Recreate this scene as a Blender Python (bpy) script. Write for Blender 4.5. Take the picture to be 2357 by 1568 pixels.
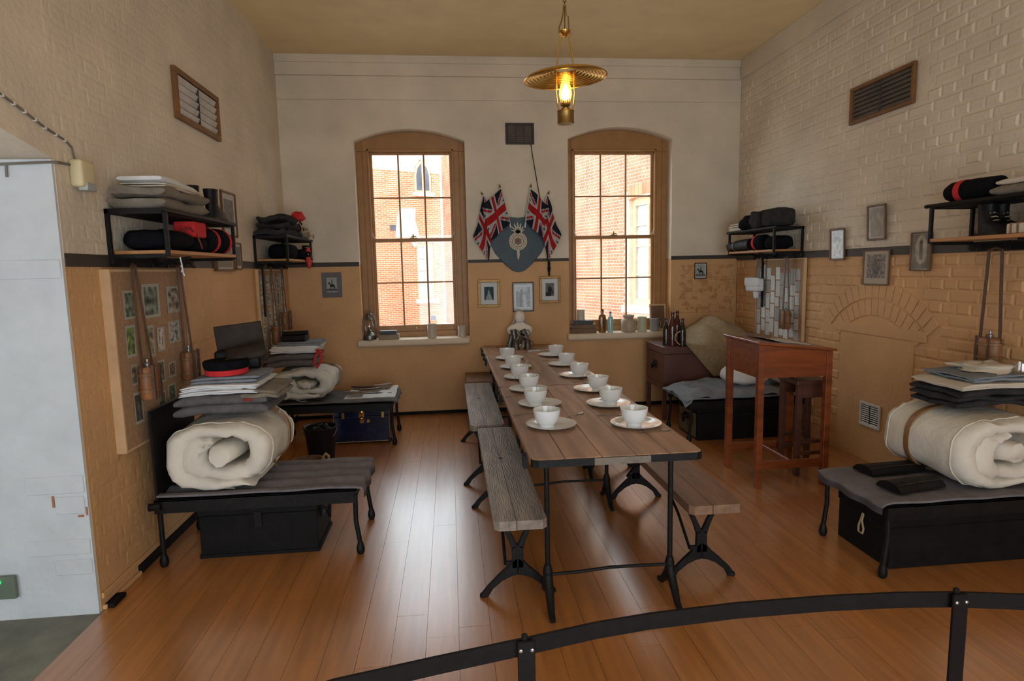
import bpy, bmesh, math, random
from mathutils import Vector, Matrix, noise
random.seed(7)
for o in list(bpy.data.objects): bpy.data.objects.remove(o, do_unlink=True)
SC = bpy.context.scene
COL = SC.collection
PI = math.pi

# ------------------------------------------------------------ camera, world, light, exposure
cam = bpy.data.objects.new('camera', bpy.data.cameras.new('camera'))
COL.objects.link(cam)
cam.data.sensor_width = 36.0
cam.data.sensor_fit = 'HORIZONTAL'
cam.data.lens = 1384.886 / 2357 * 36
F = Vector((0.09964229, 0.9880445, -0.11764135))
R = Vector((0.99450219, -0.10271757, -0.02035897))
U = Vector((0.0321994, 0.11496597, 0.99284743))
m = Matrix.Identity(4)
for i in range(3):
    m[i][0], m[i][1], m[i][2] = R[i], U[i], -F[i]
m[2][3] = 1.6
cam.matrix_world = m
cam.data.clip_start = 0.05
SC.camera = cam

world = bpy.data.worlds.new('overcast_sky')
SC.world = world
world.use_nodes = True
wb = world.node_tree.nodes['Background']
wb.inputs['Color'].default_value = (0.84, 0.93, 1.0, 1)
wb.inputs['Strength'].default_value = 4.5

def area(name, loc, rot, sx, sy, power, color, portal=False):
    l = bpy.data.lights.new(name, 'AREA')
    l.shape = 'RECTANGLE'; l.size = sx; l.size_y = sy
    l.energy = power; l.color = color
    if portal: l.cycles.is_portal = True
    o = bpy.data.objects.new(name, l)
    COL.objects.link(o); o.location = loc; o.rotation_euler = rot
    return o
# portals only guide the sampling of the sky through the openings; they give off no light
area('window_portal', (-0.38, 7.1, 1.97), (-PI/2, 0, 0), 1.25, 2.35, 1, (1, 1, 1), True)
area('window_portal', (1.92, 7.1, 1.98), (-PI/2, 0, 0), 1.25, 2.35, 1, (1, 1, 1), True)
area('room_portal', (0.8, -1.75, 1.25), (PI/2, 0, 0), 3.2, 2.5, 1, (1, 1, 1), True)

SC.view_settings.view_transform = 'Standard'
SC.view_settings.look = 'None'
SC.view_settings.gamma = 1
SC.view_settings.exposure = 0.2
SC.view_settings.use_curve_mapping = False

# ------------------------------------------------------------ helpers
class MB:
    """collects vertices and faces of ONE mesh, in world coordinates"""
    def __init__(s): s.v = []; s.f = []; s.c = []; s.mi = []
    def add(s, vs, fs, col=None, mi=0):
        b = len(s.v); s.v.extend([tuple(p) for p in vs])
        for f in fs:
            s.f.append(tuple(i + b for i in f)); s.c.append(col); s.mi.append(mi)
        return s
    def box(s, x0, x1, y0, y1, z0, z1, col=None, mi=0):
        return s.add([(x0,y0,z0),(x1,y0,z0),(x1,y1,z0),(x0,y1,z0),(x0,y0,z1),(x1,y0,z1),(x1,y1,z1),(x0,y1,z1)],
                     [(0,3,2,1),(4,5,6,7),(0,1,5,4),(1,2,6,5),(2,3,7,6),(3,0,4,7)], col, mi)
    def obox(s, c, a, b, d, col=None, mi=0):
        c, a, b, d = Vector(c), Vector(a), Vector(b), Vector(d)
        P = [c-a-b-d, c+a-b-d, c+a+b-d, c-a+b-d, c-a-b+d, c+a-b+d, c+a+b+d, c-a+b+d]
        return s.add(P, [(0,3,2,1),(4,5,6,7),(0,1,5,4),(1,2,6,5),(2,3,7,6),(3,0,4,7)], col, mi)
    def bar(s, p, q, w, h, up=(0,0,1)):
        p, q = Vector(p), Vector(q); d = (q-p); n = d.normalized()
        u = Vector(up); sd = n.cross(u)
        if sd.length < 1e-4: sd = n.cross(Vector((1,0,0)))
        sd.normalize(); u = sd.cross(n)
        return s.obox((p+q)/2, d/2, sd*w/2, u*h/2)
    def tube(s, pts, r, n=8, closed=False, sq=1.0):
        pts = [Vector(p) for p in pts]; N = len(pts)
        rs = r if isinstance(r, (list, tuple)) else [r]*N
        rings = []; prev = None
        for i, p in enumerate(pts):
            if closed: t = pts[(i+1) % N] - pts[i-1]
            else: t = pts[min(i+1, N-1)] - pts[max(i-1, 0)]
            t.normalize()
            if prev is None:
                a = Vector((0,0,1)) if abs(t.z) < .9 else Vector((1,0,0))
                u = t.cross(a).normalized()
            else:
                u = prev - t*prev.dot(t)
                if u.length < 1e-5: u = t.orthogonal()
                u.normalize()
            prev = u; w = t.cross(u)
            rings.append([p + (u*math.cos(2*PI*k/n) + w*math.sin(2*PI*k/n)*sq)*rs[i] for k in range(n)])
        return s.loft(rings, caps=not closed, loop=closed)
    def loft(s, rings, caps=True, loop=False, col=None, mi=0):
        n = len(rings[0]); vs = [p for r in rings for p in r]; fs = []
        M = len(rings)
        for i in range(M if loop else M-1):
            j = (i+1) % M
            for k in range(n):
                l = (k+1) % n
                fs.append((i*n+k, i*n+l, j*n+l, j*n+k))
        if caps and not loop:
            fs.append(tuple(range(n-1, -1, -1))); fs.append(tuple((M-1)*n+k for k in range(n)))
        return s.add(vs, fs, col, mi)
    def lathe(s, prof, c=(0,0,0), n=20, ex=1.0, ey=1.0, caps=True):
        c = Vector(c)
        return s.loft([[c + Vector((r*ex*math.cos(2*PI*k/n), r*ey*math.sin(2*PI*k/n), z)) for k in range(n)] for r, z in prof], caps)
    def prism(s, poly, fn, w0, w1, col=None, mi=0):
        n = len(poly)
        vs = [fn(u, v, w0) for u, v in poly] + [fn(u, v, w1) for u, v in poly]
        fs = [tuple(range(n-1, -1, -1)), tuple(range(n, 2*n))]
        fs += [(k, (k+1) % n, n+(k+1) % n, n+k) for k in range(n)]
        return s.add(vs, fs, col, mi)
    def sheet(s, nx, ny, fn, th):
        """grid surface fn(u,v) with thickness th (downwards in z unless th is a vector)"""
        t = Vector(th) if not isinstance(th, (int, float)) else Vector((0,0,-th))
        top = [Vector(fn(i/nx, j/ny)) for j in range(ny+1) for i in range(nx+1)]
        N = len(top); vs = top + [p + t for p in top]; fs = []; w = nx+1
        for j in range(ny):
            for i in range(nx):
                a = j*w+i
                fs.append((a, a+1, a+1+w, a+w)); fs.append((N+a, N+a+w, N+a+1+w, N+a+1))
        for i in range(nx):
            fs.append((i, N+i, N+i+1, i+1)); b = ny*w+i; fs.append((b, b+1, N+b+1, N+b))
        for j in range(ny):
            a = j*w; fs.append((a, a+w, N+a+w, N+a)); b = a+nx; fs.append((b, N+b, N+b+w, b+w))
        return s.add(vs, fs)
    def ribbon(s, outer, inner, ys, fn, scale=None):
        """closed strip between two 2d polylines, swept over ys; fn(a,b,y)->3d; scale(k,i)=thickness factor"""
        rings = []
        n = len(outer)
        for k, y in enumerate(ys):
            ring = []
            for i in range(n):
                f = scale(k, i) if scale else 1
                m0 = ((outer[i][0]+inner[i][0])/2, (outer[i][1]+inner[i][1])/2)
                ring.append(fn(m0[0]+(outer[i][0]-m0[0])*f, m0[1]+(outer[i][1]-m0[1])*f, y))
            for i in range(n-1, -1, -1):
                f = scale(k, i) if scale else 1
                m0 = ((outer[i][0]+inner[i][0])/2, (outer[i][1]+inner[i][1])/2)
                ring.append(fn(m0[0]+(inner[i][0]-m0[0])*f, m0[1]+(inner[i][1]-m0[1])*f, y))
            rings.append(ring)
        s.loft(rings, caps=False)
        b = len(s.v) - len(rings)*2*n
        for k, flip in ((0, False), (len(rings)-1, True)):
            o = b + k*2*n
            for i in range(n-1):
                q = (o+i, o+i+1, o+2*n-2-i, o+2*n-1-i)
                s.f.append(q[::-1] if flip else q); s.c.append(None); s.mi.append(0)
        return s
    def xf(s, M):
        s.v = [tuple(M @ Vector(p)) for p in s.v]; return s
    def center(s):
        xs, ys, zs = zip(*s.v)
        return Vector(((min(xs)+max(xs))/2, (min(ys)+max(ys))/2, min(zs)))

WL = {}
def thing(name, label, cat, loc, group=None, kind=None):
    o = bpy.data.objects.new(name, None); COL.objects.link(o)
    o.empty_display_size = 0.05
    o.location = loc; WL[o] = Vector(loc)
    o['label'] = label
    if kind: o['kind'] = kind
    if cat: o['category'] = cat
    if group: o['group'] = group
    return o
def mesh_of(name, mb, off, mat, smooth=0, bev=0, seg=1):
    me = bpy.data.meshes.new(name)
    me.from_pydata([(p[0]-off.x, p[1]-off.y, p[2]-off.z) for p in mb.v], [], mb.f)
    mats = mat if isinstance(mat, (list, tuple)) else [mat]
    for q in mats: me.materials.append(q)
    if len(mats) > 1: me.polygons.foreach_set('material_index', mb.mi)
    if any(c is not None for c in mb.c):
        at = me.color_attributes.new('Col', 'BYTE_COLOR', 'CORNER')
        for p, c in zip(me.polygons, mb.c):
            c = c or (0.5, 0.5, 0.5)
            for li in p.loop_indices: at.data[li].color_srgb = (c[0], c[1], c[2], 1)
    bm = bmesh.new(); bm.from_mesh(me)
    bmesh.ops.recalc_face_normals(bm, faces=bm.faces)
    if bev:
        ed = [e for e in bm.edges if len(e.link_faces) == 2 and e.calc_face_angle(0) > 0.5]
        bmesh.ops.bevel(bm, geom=ed, offset=bev, segments=seg, profile=0.5, affect='EDGES', clamp_overlap=True)
    bm.to_mesh(me); bm.free()
    if smooth:
        me.polygons.foreach_set('use_smooth', [True]*len(me.polygons))
        me.set_sharp_from_angle(angle=math.radians(smooth))
    me.update()
    return me
def part(name, mb, mat, parent, label=None, smooth=0, bev=0, seg=1, kind=None):
    off = WL[parent]
    o = bpy.data.objects.new(name, mesh_of(name, mb, off, mat, smooth, bev, seg))
    COL.objects.link(o); o.parent = parent; WL[o] = off.copy()
    if label: o['label'] = label
    if kind: o['kind'] = kind
    return o
def single(name, mb, mat, label, cat, group=None, smooth=0, bev=0, seg=1, kind=None):
    c = mb.center()
    o = bpy.data.objects.new(name, mesh_of(name, mb, c, mat, smooth, bev, seg))
    COL.objects.link(o); o.location = c; WL[o] = c
    if label: o['label'] = label
    if cat: o['category'] = cat
    if group: o['group'] = group
    if kind: o['kind'] = kind
    return o
def struct(name, mb, mat, label=None, smooth=0, bev=0):
    return single(name, mb, mat, label, None, None, smooth, bev, 1, 'structure')
def copy_tree(root, loc, label=None, rotz=None):
    r = root.copy(); COL.objects.link(r); r.location = loc; WL[r] = Vector(loc)
    if label: r['label'] = label
    if rotz is not None: r.rotation_euler = (0, 0, rotz)
    for ch in list(root.children):
        c = ch.copy(); COL.objects.link(c); c.parent = r; WL[c] = WL[r]
        for g in list(ch.children):
            d = g.copy(); COL.objects.link(d); d.parent = c; WL[d] = WL[r]
    return r
def nz(x, y, z, s=1.0): return noise.noise(Vector((x*s, y*s, z*s)))

# ------------------------------------------------------------ materials
def mat(name, c, r=.7, m=0, var=.12, sc=8, bump=0, bsc=90, rnd=0, st=(1,1,1), c2=None, spec=.5, coat=0, det=4):
    M = bpy.data.materials.new(name); M.use_nodes = True
    nt = M.node_tree; N = nt.nodes; L = nt.links; b = N['Principled BSDF']
    b.inputs['Roughness'].default_value = r; b.inputs['Metallic'].default_value = m
    b.inputs['Specular IOR Level'].default_value = spec
    if coat: b.inputs['Coat Weight'].default_value = coat; b.inputs['Coat Roughness'].default_value = .235; b.inputs['Coat IOR'].default_value = 1.8
    tc = N.new('ShaderNodeTexCoord'); mp = N.new('ShaderNodeMapping'); L.new(tc.outputs['Object'], mp.inputs['Vector'])
    mp.inputs['Scale'].default_value = st
    no = N.new('ShaderNodeTexNoise'); no.inputs['Scale'].default_value = sc; no.inputs['Detail'].default_value = det
    L.new(mp.outputs[0], no.inputs['Vector'])
    rp = N.new('ShaderNodeValToRGB'); L.new(no.outputs['Fac'], rp.inputs['Fac'])
    lo = [max(0, x*(1-var)) for x in c]; hi = [min(1, x*(1+var)) for x in c]
    if c2: lo, hi = list(c), list(c2)
    rp.color_ramp.elements[0].position = .3; rp.color_ramp.elements[1].position = .7
    rp.color_ramp.elements[0].color = (*lo, 1); rp.color_ramp.elements[1].color = (*hi, 1)
    out = rp.outputs['Color']
    if rnd:
        oi = N.new('ShaderNodeObjectInfo'); mr = N.new('ShaderNodeMapRange')
        mr.inputs['To Min'].default_value = 1-rnd; mr.inputs['To Max'].default_value = 1+rnd
        L.new(oi.outputs['Random'], mr.inputs['Value'])
        hs = N.new('ShaderNodeHueSaturation'); L.new(mr.outputs[0], hs.inputs['Value']); L.new(out, hs.inputs['Color'])
        out = hs.outputs['Color']
    L.new(out, b.inputs['Base Color'])
    if bump:
        n2 = N.new('ShaderNodeTexNoise'); n2.inputs['Scale'].default_value = bsc; n2.inputs['Detail'].default_value = 3
        L.new(mp.outputs[0], n2.inputs['Vector'])
        bp = N.new('ShaderNodeBump'); bp.inputs['Strength'].default_value = bump; bp.inputs['Distance'].default_value = .01
        L.new(n2.outputs['Fac'], bp.inputs['Height']); L.new(bp.outputs[0], b.inputs['Normal'])
    return M
def colmat(name, r=.8, coat=0):
    M = bpy.data.materials.new(name); M.use_nodes = True
    nt = M.node_tree; b = nt.nodes['Principled BSDF']; b.inputs['Roughness'].default_value = r
    a = nt.nodes.new('ShaderNodeVertexColor'); a.layer_name = 'Col'
    nt.links.new(a.outputs[0], b.inputs['Base Color'])
    if coat: b.inputs['Coat Weight'].default_value = coat; b.inputs['Coat Roughness'].default_value = .05
    return M
def glass(name, tint=(1,1,1), refl=.06, rough=.02):
    M = bpy.data.materials.new(name); M.use_nodes = True
    nt = M.node_tree; N = nt.nodes; L = nt.links; N.remove(N['Principled BSDF'])
    t = N.new('ShaderNodeBsdfTransparent'); t.inputs[0].default_value = (*tint, 1)
    g = N.new('ShaderNodeBsdfGlossy'); g.inputs['Roughness'].default_value = rough
    x = N.new('ShaderNodeMixShader'); x.inputs[0].default_value = refl
    L.new(t.outputs[0], x.inputs[1]); L.new(g.outputs[0], x.inputs[2]); L.new(x.outputs[0], N['Material Output'].inputs[0])
    return M
def lampglass(name):
    M = bpy.data.materials.new(name); M.use_nodes = True
    nt = M.node_tree; N = nt.nodes; L = nt.links; N.remove(N['Principled BSDF'])
    t = N.new('ShaderNodeBsdfTransparent'); t.inputs[0].default_value = (1, .95, .8, 1)
    d = N.new('ShaderNodeBsdfTranslucent'); d.inputs[0].default_value = (1, .86, .55, 1)
    g = N.new('ShaderNodeBsdfGlossy'); g.inputs['Roughness'].default_value = .05
    x = N.new('ShaderNodeMixShader'); x.inputs[0].default_value = .16
    L.new(t.outputs[0], x.inputs[1]); L.new(d.outputs[0], x.inputs[2])
    y = N.new('ShaderNodeMixShader'); y.inputs[0].default_value = .06
    L.new(x.outputs[0], y.inputs[1]); L.new(g.outputs[0], y.inputs[2]); L.new(y.outputs[0], N['Material Output'].inputs[0])
    return M
def emit(name, c, s):
    M = bpy.data.materials.new(name); M.use_nodes = True
    b = M.node_tree.nodes['Principled BSDF']; b.inputs['Base Color'].default_value = (*c, 1)
    b.inputs['Emission Color'].default_value = (*c, 1); b.inputs['Emission Strength'].default_value = s
    return M
def paint(name, hi, lo, z0, bump=.25, wob=.0, peel=None):
    """wall paint in two tones that meet at height z0 (world z)"""
    M = bpy.data.materials.new(name); M.use_nodes = True
    nt = M.node_tree; N = nt.nodes; L = nt.links; b = N['Principled BSDF']
    b.inputs['Roughness'].default_value = .62; b.inputs['Specular IOR Level'].default_value = .35
    ge = N.new('ShaderNodeNewGeometry'); sp = N.new('ShaderNodeSeparateXYZ'); L.new(ge.outputs['Position'], sp.inputs[0])
    gt = N.new('ShaderNodeMath'); gt.operation = 'GREATER_THAN'; gt.inputs[1].default_value = z0; L.new(sp.outputs['Z'], gt.inputs[0])
    no = N.new('ShaderNodeTexNoise'); no.inputs['Scale'].default_value = 2.2; no.inputs['Detail'].default_value = 6
    L.new(ge.outputs['Position'], no.inputs['Vector'])
    def rp(c):
        q = N.new('ShaderNodeValToRGB'); L.new(no.outputs['Fac'], q.inputs['Fac'])
        q.color_ramp.elements[0].position = .3; q.color_ramp.elements[1].position = .7
        q.color_ramp.elements[0].color = (*[x*.88 for x in c], 1); q.color_ramp.elements[1].color = (*[min(1, x*1.08) for x in c], 1)
        return q.outputs[0]
    mx = N.new('ShaderNodeMix'); mx.data_type = 'RGBA'
    L.new(gt.outputs[0], mx.inputs[0]); L.new(rp(lo), mx.inputs[6]); L.new(rp(hi), mx.inputs[7])
    out = mx.outputs[2]
    if peel:
        n3 = N.new('ShaderNodeTexNoise'); n3.inputs['Scale'].default_value = 14; n3.inputs['Detail'].default_value = 5
        L.new(ge.outputs['Position'], n3.inputs['Vector'])
        q = N.new('ShaderNodeMath'); q.operation = 'GREATER_THAN'; q.inputs[1].default_value = .53; L.new(n3.outputs['Fac'], q.inputs[0])
        m2 = N.new('ShaderNodeMix'); m2.data_type = 'RGBA'; L.new(q.outputs[0], m2.inputs[0]); L.new(out, m2.inputs[6]); m2.inputs[7].default_value = (*peel, 1)
        out = m2.outputs[2]
    L.new(out, b.inputs['Base Color'])
    n2 = N.new('ShaderNodeTexNoise'); n2.inputs['Scale'].default_value = 34; n2.inputs['Detail'].default_value = 5
    L.new(ge.outputs['Position'], n2.inputs['Vector'])
    bp = N.new('ShaderNodeBump'); bp.inputs['Strength'].default_value = bump; bp.inputs['Distance'].default_value = .02
    L.new(n2.outputs['Fac'], bp.inputs['Height']); L.new(bp.outputs[0], b.inputs['Normal'])
    return M

WHITE = (.70, .605, .475); ORANGE = (.62, .36, .165)
m_wall = paint('two_tone_wall_paint', WHITE, ORANGE, 1.685)
m_peel = paint('peeling_wall_paint', WHITE, ORANGE, 1.685, .5, 0, (.50, .25, .105))
m_jamb = mat('white_limewash', (.58, .61, .63), .7, var=.08, sc=5, bump=.3, bsc=30)
m_ceil = mat('ochre_ceiling_paint', (.80, .62, .35), .7, var=.06, sc=3, bump=.08, bsc=20)
m_dado = mat('black_dado_paint', (.045, .036, .028), .6, bump=.2)
m_floorb = mat('varnished_floorboard', (.43, .168, .041), .36, spec=.7, var=.18, sc=3.2, rnd=.055, st=(9, .7, 9), bump=.05, bsc=30, coat=1)
m_sub = mat('dark_subfloor', (.06, .03, .012), .8)
m_conc = mat('worn_concrete', (.17, .17, .13), .55, var=.3, sc=6, bump=.3, bsc=40)
m_frame = mat('brown_window_paint', (.36, .175, .055), .45, var=.12, sc=9, bump=.1)
m_sill = mat('cream_sill_paint', (.70, .58, .42), .5, var=.06)
m_pane = glass('window_glass', (.97, .98, .98), .05)
m_brick = mat('red_brick', (.52, .22, .12), .85, var=.28, sc=2.5, rnd=.22, bump=.3, bsc=60)
m_mortar = mat('pale_mortar', (.62, .50, .40), .9, var=.1, bump=.2)
m_render = mat('cream_render', (.78, .72, .60), .8, var=.06, sc=2)
m_stone = mat('white_stone', (.78, .78, .76), .7, var=.05)
m_paving = mat('courtyard_paving', (.48, .44, .38), .9, var=.15, sc=3)
m_xframe = mat('tan_outdoor_paint', (.62, .46, .28), .6)
m_xglass = mat('dark_outdoor_glass', (.10, .12, .16), .12, var=.3, sc=1.5, spec=.8)
m_xglass2 = mat('pale_outdoor_glass', (.42, .48, .52), .2, var=.2, sc=1.5)
m_iron = mat('black_iron', (.008, .0075, .0075), .5, spec=.2, m=0, var=.3, sc=20, bump=.2, bsc=120)
m_blackpaint = mat('black_painted_wood', (.008, .0075, .0075), .62, var=.3, sc=12, bump=.2, bsc=60, spec=.14)
m_table = mat('worn_table_board', (.34, .20, .125), .5, var=.32, sc=2.2, rnd=.12, st=(8, .6, 8), bump=.25, bsc=24)
m_wornedge = mat('worn_bare_edge', (.16, .13, .10), .6, var=.35, sc=14, bump=.3)
m_bench = mat('grey_worn_bench_board', (.25, .205, .165), .45, var=.38, sc=3, st=(7, .8, 7), bump=.35, bsc=22, rnd=.08)
m_benchw = mat('brown_bench_board', (.22, .12, .07), .5, var=.3, sc=3, st=(7, .8, 7), bump=.25, bsc=22)
m_redwood = mat('red_mahogany', (.215, .050, .012), .32, var=.35, sc=3, st=(.8, 6, 8), bump=.08, bsc=30, coat=.3)
m_darkwood = mat('dark_brown_wood', (.085, .03, .018), .4, var=.3, sc=3, st=(1, 6, 8), bump=.1, bsc=30)
m_chest = mat('dull_plum_chest_paint', (.105, .042, .032), .48, var=.25, sc=4, bump=.12, bsc=40)
m_shelfwood = mat('orange_shelf_board', (.42, .19, .06), .5, var=.2, sc=3, st=(8, .7, 8))
m_china = mat('white_china', (.80, .82, .82), .12, var=.01, spec=.6)
m_steel = mat('dull_steel', (.36, .35, .33), .35, m=.9, var=.15, sc=25)
m_pewter = mat('dark_pewter', (.17, .16, .14), .38, m=.85, var=.3, sc=20)
m_brass = mat('polished_brass', (.72, .47, .14), .22, m=1, var=.12, sc=12)
m_dbrass = mat('aged_brass', (.30, .19, .055), .4, m=.9, var=.25, sc=18)
m_marble = mat('white_plaster', (.78, .73, .65), .6, var=.06, sc=10)
m_canvas = mat('cream_canvas', (.68, .63, .54), .85, var=.07, sc=7, bump=.55, bsc=26)
m_ticking = mat('pale_grey_ticking', (.58, .56, .49), .85, var=.07, sc=7, bump=.35, bsc=50)
m_grey = mat('grey_wool', (.125, .115, .113), .95, spec=.15, var=.2, sc=20, bump=.6, bsc=160)
m_dgrey = mat('charcoal_wool', (.036, .034, .036), .95, spec=.1, var=.25, sc=20, bump=.6, bsc=160)
m_bluegrey = mat('blue_grey_cotton', (.20, .22, .25), .9, var=.15, sc=14, bump=.4, bsc=90)
m_bedgrey = mat('lilac_grey_wool', (.17, .155, .165), .95, spec=.15, var=.15, sc=16, bump=.5, bsc=140)
m_brownwool = mat('taupe_wool', (.205, .175, .135), .95, var=.2, sc=16, bump=.6, bsc=150)
m_sheet = mat('white_linen', (.68, .69, .70), .85, var=.05, sc=9, bump=.3, bsc=70)
m_creamsheet = mat('cream_linen', (.60, .53, .43), .85, var=.06, sc=9, bump=.3, bsc=70)
m_navy = mat('navy_black_cloth', (.006, .0065, .009), .95, spec=.1, var=.3, sc=20, bump=.5, bsc=120)
m_red = mat('scarlet_cloth', (.55, .018, .022), .85, var=.12, sc=20, bump=.3, bsc=120)
m_dred = mat('dark_red_cloth', (.22, .03, .02), .85, var=.2, sc=20)
m_strap = mat('tan_leather', (.22, .105, .035), .5, var=.3, sc=14, bump=.2)
m_bottle = mat('brown_leather', (.27, .115, .045), .45, var=.3, sc=10, bump=.25, bsc=50)
m_dstrap = mat('dark_leather_strap', (.085, .040, .020), .5, var=.3, sc=14)
m_bleather = mat('black_leather', (.008, .007, .007), .48, var=.3, sc=16, bump=.3, bsc=60, spec=.2)
m_dleather = mat('dark_brown_leather', (.030, .020, .014), .6, var=.3, sc=14, bump=.3, bsc=60, spec=.2)
m_burlap = mat('brown_sacking', (.34, .255, .15), .95, var=.15, sc=30, bump=.6, bsc=170)
m_rope = mat('pale_rope', (.50, .36, .21), .9, bump=.6, bsc=200)
m_cork = mat('brown_pinboard', (.36, .215, .115), .85, var=.14, sc=40, bump=.2)
m_boardedge = mat('tan_board_edge', (.60, .40, .22), .7)
m_paper = mat('aged_paper', (.52, .50, .45), .85, var=.12, sc=12)
m_gold = mat('gilt_frame', (.24, .125, .033), .4, m=.5, var=.2, sc=20)
m_blackframe = mat('thin_black_frame', (.035, .020, .012), .4)
m_brownframe = mat('thin_brown_frame', (.13, .062, .025), .4)
m_mount = mat('grey_card_mount', (.155, .15, .16), .85)
m_whitemount = mat('white_card_mount', (.60, .63, .64), .8, var=.03)
m_print = colmat('picture_print', .75)
m_gprint = colmat('glazed_print', .5, .6)
m_flag = colmat('flag_cloth', .9)
m_shield = mat('blue_grey_board', (.040, .068, .088), .55, var=.2, sc=8, bump=.1)
m_badge = mat('cream_badge_paint', (.55, .50, .38), .55, var=.1)
m_badgebr = mat('brown_badge_paint', (.20, .12, .08), .55)
m_vent = mat('dark_vent_iron', (.040, .034, .03), .6, var=.2)
m_ventslat = mat('grey_vent_slat', (.52, .49, .44), .6, var=.15)
m_ventslat2 = mat('brown_grey_vent_slat', (.13, .11, .09), .6, var=.2)
m_ventwood = mat('brown_vent_frame', (.19, .085, .025), .5, var=.2)
m_whitemetal = mat('white_vent_metal', (.66, .64, .58), .45)
m_bluetin = mat('blue_trunk_enamel', (.004, .008, .03), .2, var=.5, sc=7, spec=.6)
m_plastic = mat('cream_plastic', (.64, .55, .33), .5, var=.04)
m_gplastic = mat('grey_plastic', (.40, .42, .42), .4)
m_cable = mat('grey_brown_cable', (.17, .15, .12), .6)
m_switch = mat('grey_green_switch', (.13, .16, .12), .5)
m_led = emit('green_led', (.02, 1, .15), 4)
m_stoneware = mat('stoneware_glaze', (.42, .33, .235), .4, var=.12, sc=12)
m_salt = mat('pale_stoneware', (.52, .46, .37), .4, var=.08, sc=12)
m_greenware = mat('pale_green_glaze', (.55, .56, .40), .25, var=.05)
m_enamel = mat('grey_enamel', (.36, .37, .38), .3, var=.1)
m_amber = mat('amber_glass', (.20, .075, .008), .1, var=.5, sc=12, spec=.7)
m_olive = mat('dark_bottle_glass', (.022, .016, .009), .1, spec=.7)
m_brownglass = mat('red_brown_glass', (.070, .014, .008), .1, var=.4, sc=10, spec=.7)
m_blueglass = mat('pale_blue_glass', (.33, .55, .56), .08, var=.15, sc=10, spec=.7)
m_clear = glass('clear_glass', (.93, .95, .95), .12, .03)
m_chimney = lampglass('lamp_glass')
m_flame = emit('lamp_flame', (1.0, .62, .16), 38)
m_frost = emit('glowing_mantle', (1.0, .72, .30), 5)
m_book = mat('black_book_cloth', (.035, .04, .045), .5)
m_book2 = mat('tan_book_cloth', (.28, .22, .15), .7, var=.15)
m_book3 = mat('brown_book_cloth', (.17, .10, .055), .7, var=.2)
m_pages = mat('book_pages', (.62, .56, .45), .9)
m_rail = mat('black_powder_coat', (.010, .008, .008), .6, spec=.15, var=.2, sc=30)
m_green = mat('garden_leaf', (.16, .34, .06), .7, var=.3, sc=9)

# ------------------------------------------------------------ setting
XL, XR, YB, H = -1.725, 3.305, 6.705, 3.844
YF = -1.6                                # the room goes on behind the camera up to here
ZD = 1.713                               # top of the dado line

def brick_mesh(L, Hh, D, uv, seed):
    """one brick with worn edges; uv maps (along, up, out) to 3d axes"""
    rr = random.Random(seed); mb = MB(); g = .012
    P = []
    for (a, b, d) in ((0,0,0),(L,0,0),(L,Hh,0),(0,Hh,0),(g,g,D),(L-g,g,D),(L-g,Hh-g,D),(g,Hh-g,D)):
        P.append(uv(a + (rr.uniform(-.003,.003) if d else 0), b + (rr.uniform(-.002,.002) if d else 0), d))
    mb.add(P, [(4,5,6,7),(0,1,5,4),(1,2,6,5),(2,3,7,6),(3,0,4,7)])
    return mb
def brick_field(parent, u0, u1, z0, z1, pos, uv, material, prot, prio, nmax, skip=None, ch=.08, L=.232, gap=.008, name='brick', seed=1):
    rr = random.Random(seed)
    off = WL[parent]
    items = []
    n = int((z1-z0)/ch)
    for r in range(n):
        z = z0 + r*ch
        head = r % 2
        w = L/2 if head else L
        u = u0 - (L/4 if head else 0)
        while u < u1:
            a, b = max(u, u0), min(u+w, u1)
            if b-a > .04 and not (skip and skip(a, b, z, z+ch)):
                items.append((prio((a+b)/2, z+ch/2), a, b, z, abs(b-a-w) < 1e-6, head))
            u += w
    items.sort(key=lambda t: t[0])
    shared = {}
    for hd in (0, 1):
        w = L/2 if hd else L
        for k in range(4):
            me = mesh_of(name, brick_mesh(w-gap, ch-gap, prot*(.55+.2*k), uv, 10*k+hd), Vector((0,0,0)), material)
            shared[(hd, k)] = me
    rest = MB(); cnt = 0
    for p, a, b, z, full, head in items:
        if cnt < nmax and full:
            o = bpy.data.objects.new(name, shared[(head, rr.randrange(4))]); COL.objects.link(o)
            o.parent = parent; o.location = Vector(pos(a, z+gap/2)) - off; WL[o] = off
            cnt += 1
        else:
            q = brick_mesh(b-a-gap, ch-gap, prot*rr.uniform(.35, 1.25), uv, rr.randrange(9999))
            o3 = Vector(pos(a, z+gap/2)); q.v = [(v[0]+o3.x, v[1]+o3.y, v[2]+o3.z) for v in q.v]
            rest.add(q.v, q.f)
    if rest.v: part('brickwork', rest, material, parent, kind='stuff')

# floor: dark base, then every floorboard
fl = struct('floor', MB().box(-1.715, XR, YF, YB, -.06, -.012), m_sub, 'varnished strip-board wooden floor of the barrack room')
rr = random.Random(3)
bw = .142
near = MB()
for i in range(36):
    x0 = -1.713 + i*bw; x1 = min(x0+bw-.0014, XR-.002)
    if x1-x0 < .02: continue
    near.box(x0, x1, YF, 1.55, -.012, 0)
    y = 1.553
    first = True
    while y < YB-.01:
        ln = rr.uniform(.95, 1.9)*(rr.uniform(.4, 1) if first else 1); first = False
        y1 = min(y+ln, YB-.002)
        if YB - y1 < .25: y1 = YB-.002
        part('floorboard', MB().box(x0, x1, y, y1-.0014, -.012, rr.uniform(-.0006, .0004)), m_floorb, fl)
        y = y1
part('near_boards', near, m_floorb, fl, kind='stuff')
struct('floor', MB().box(-3.6, -1.718, -.2, 2.93, -.06, -.006), m_conc, 'grey worn concrete floor of the doorway on the left')

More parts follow.
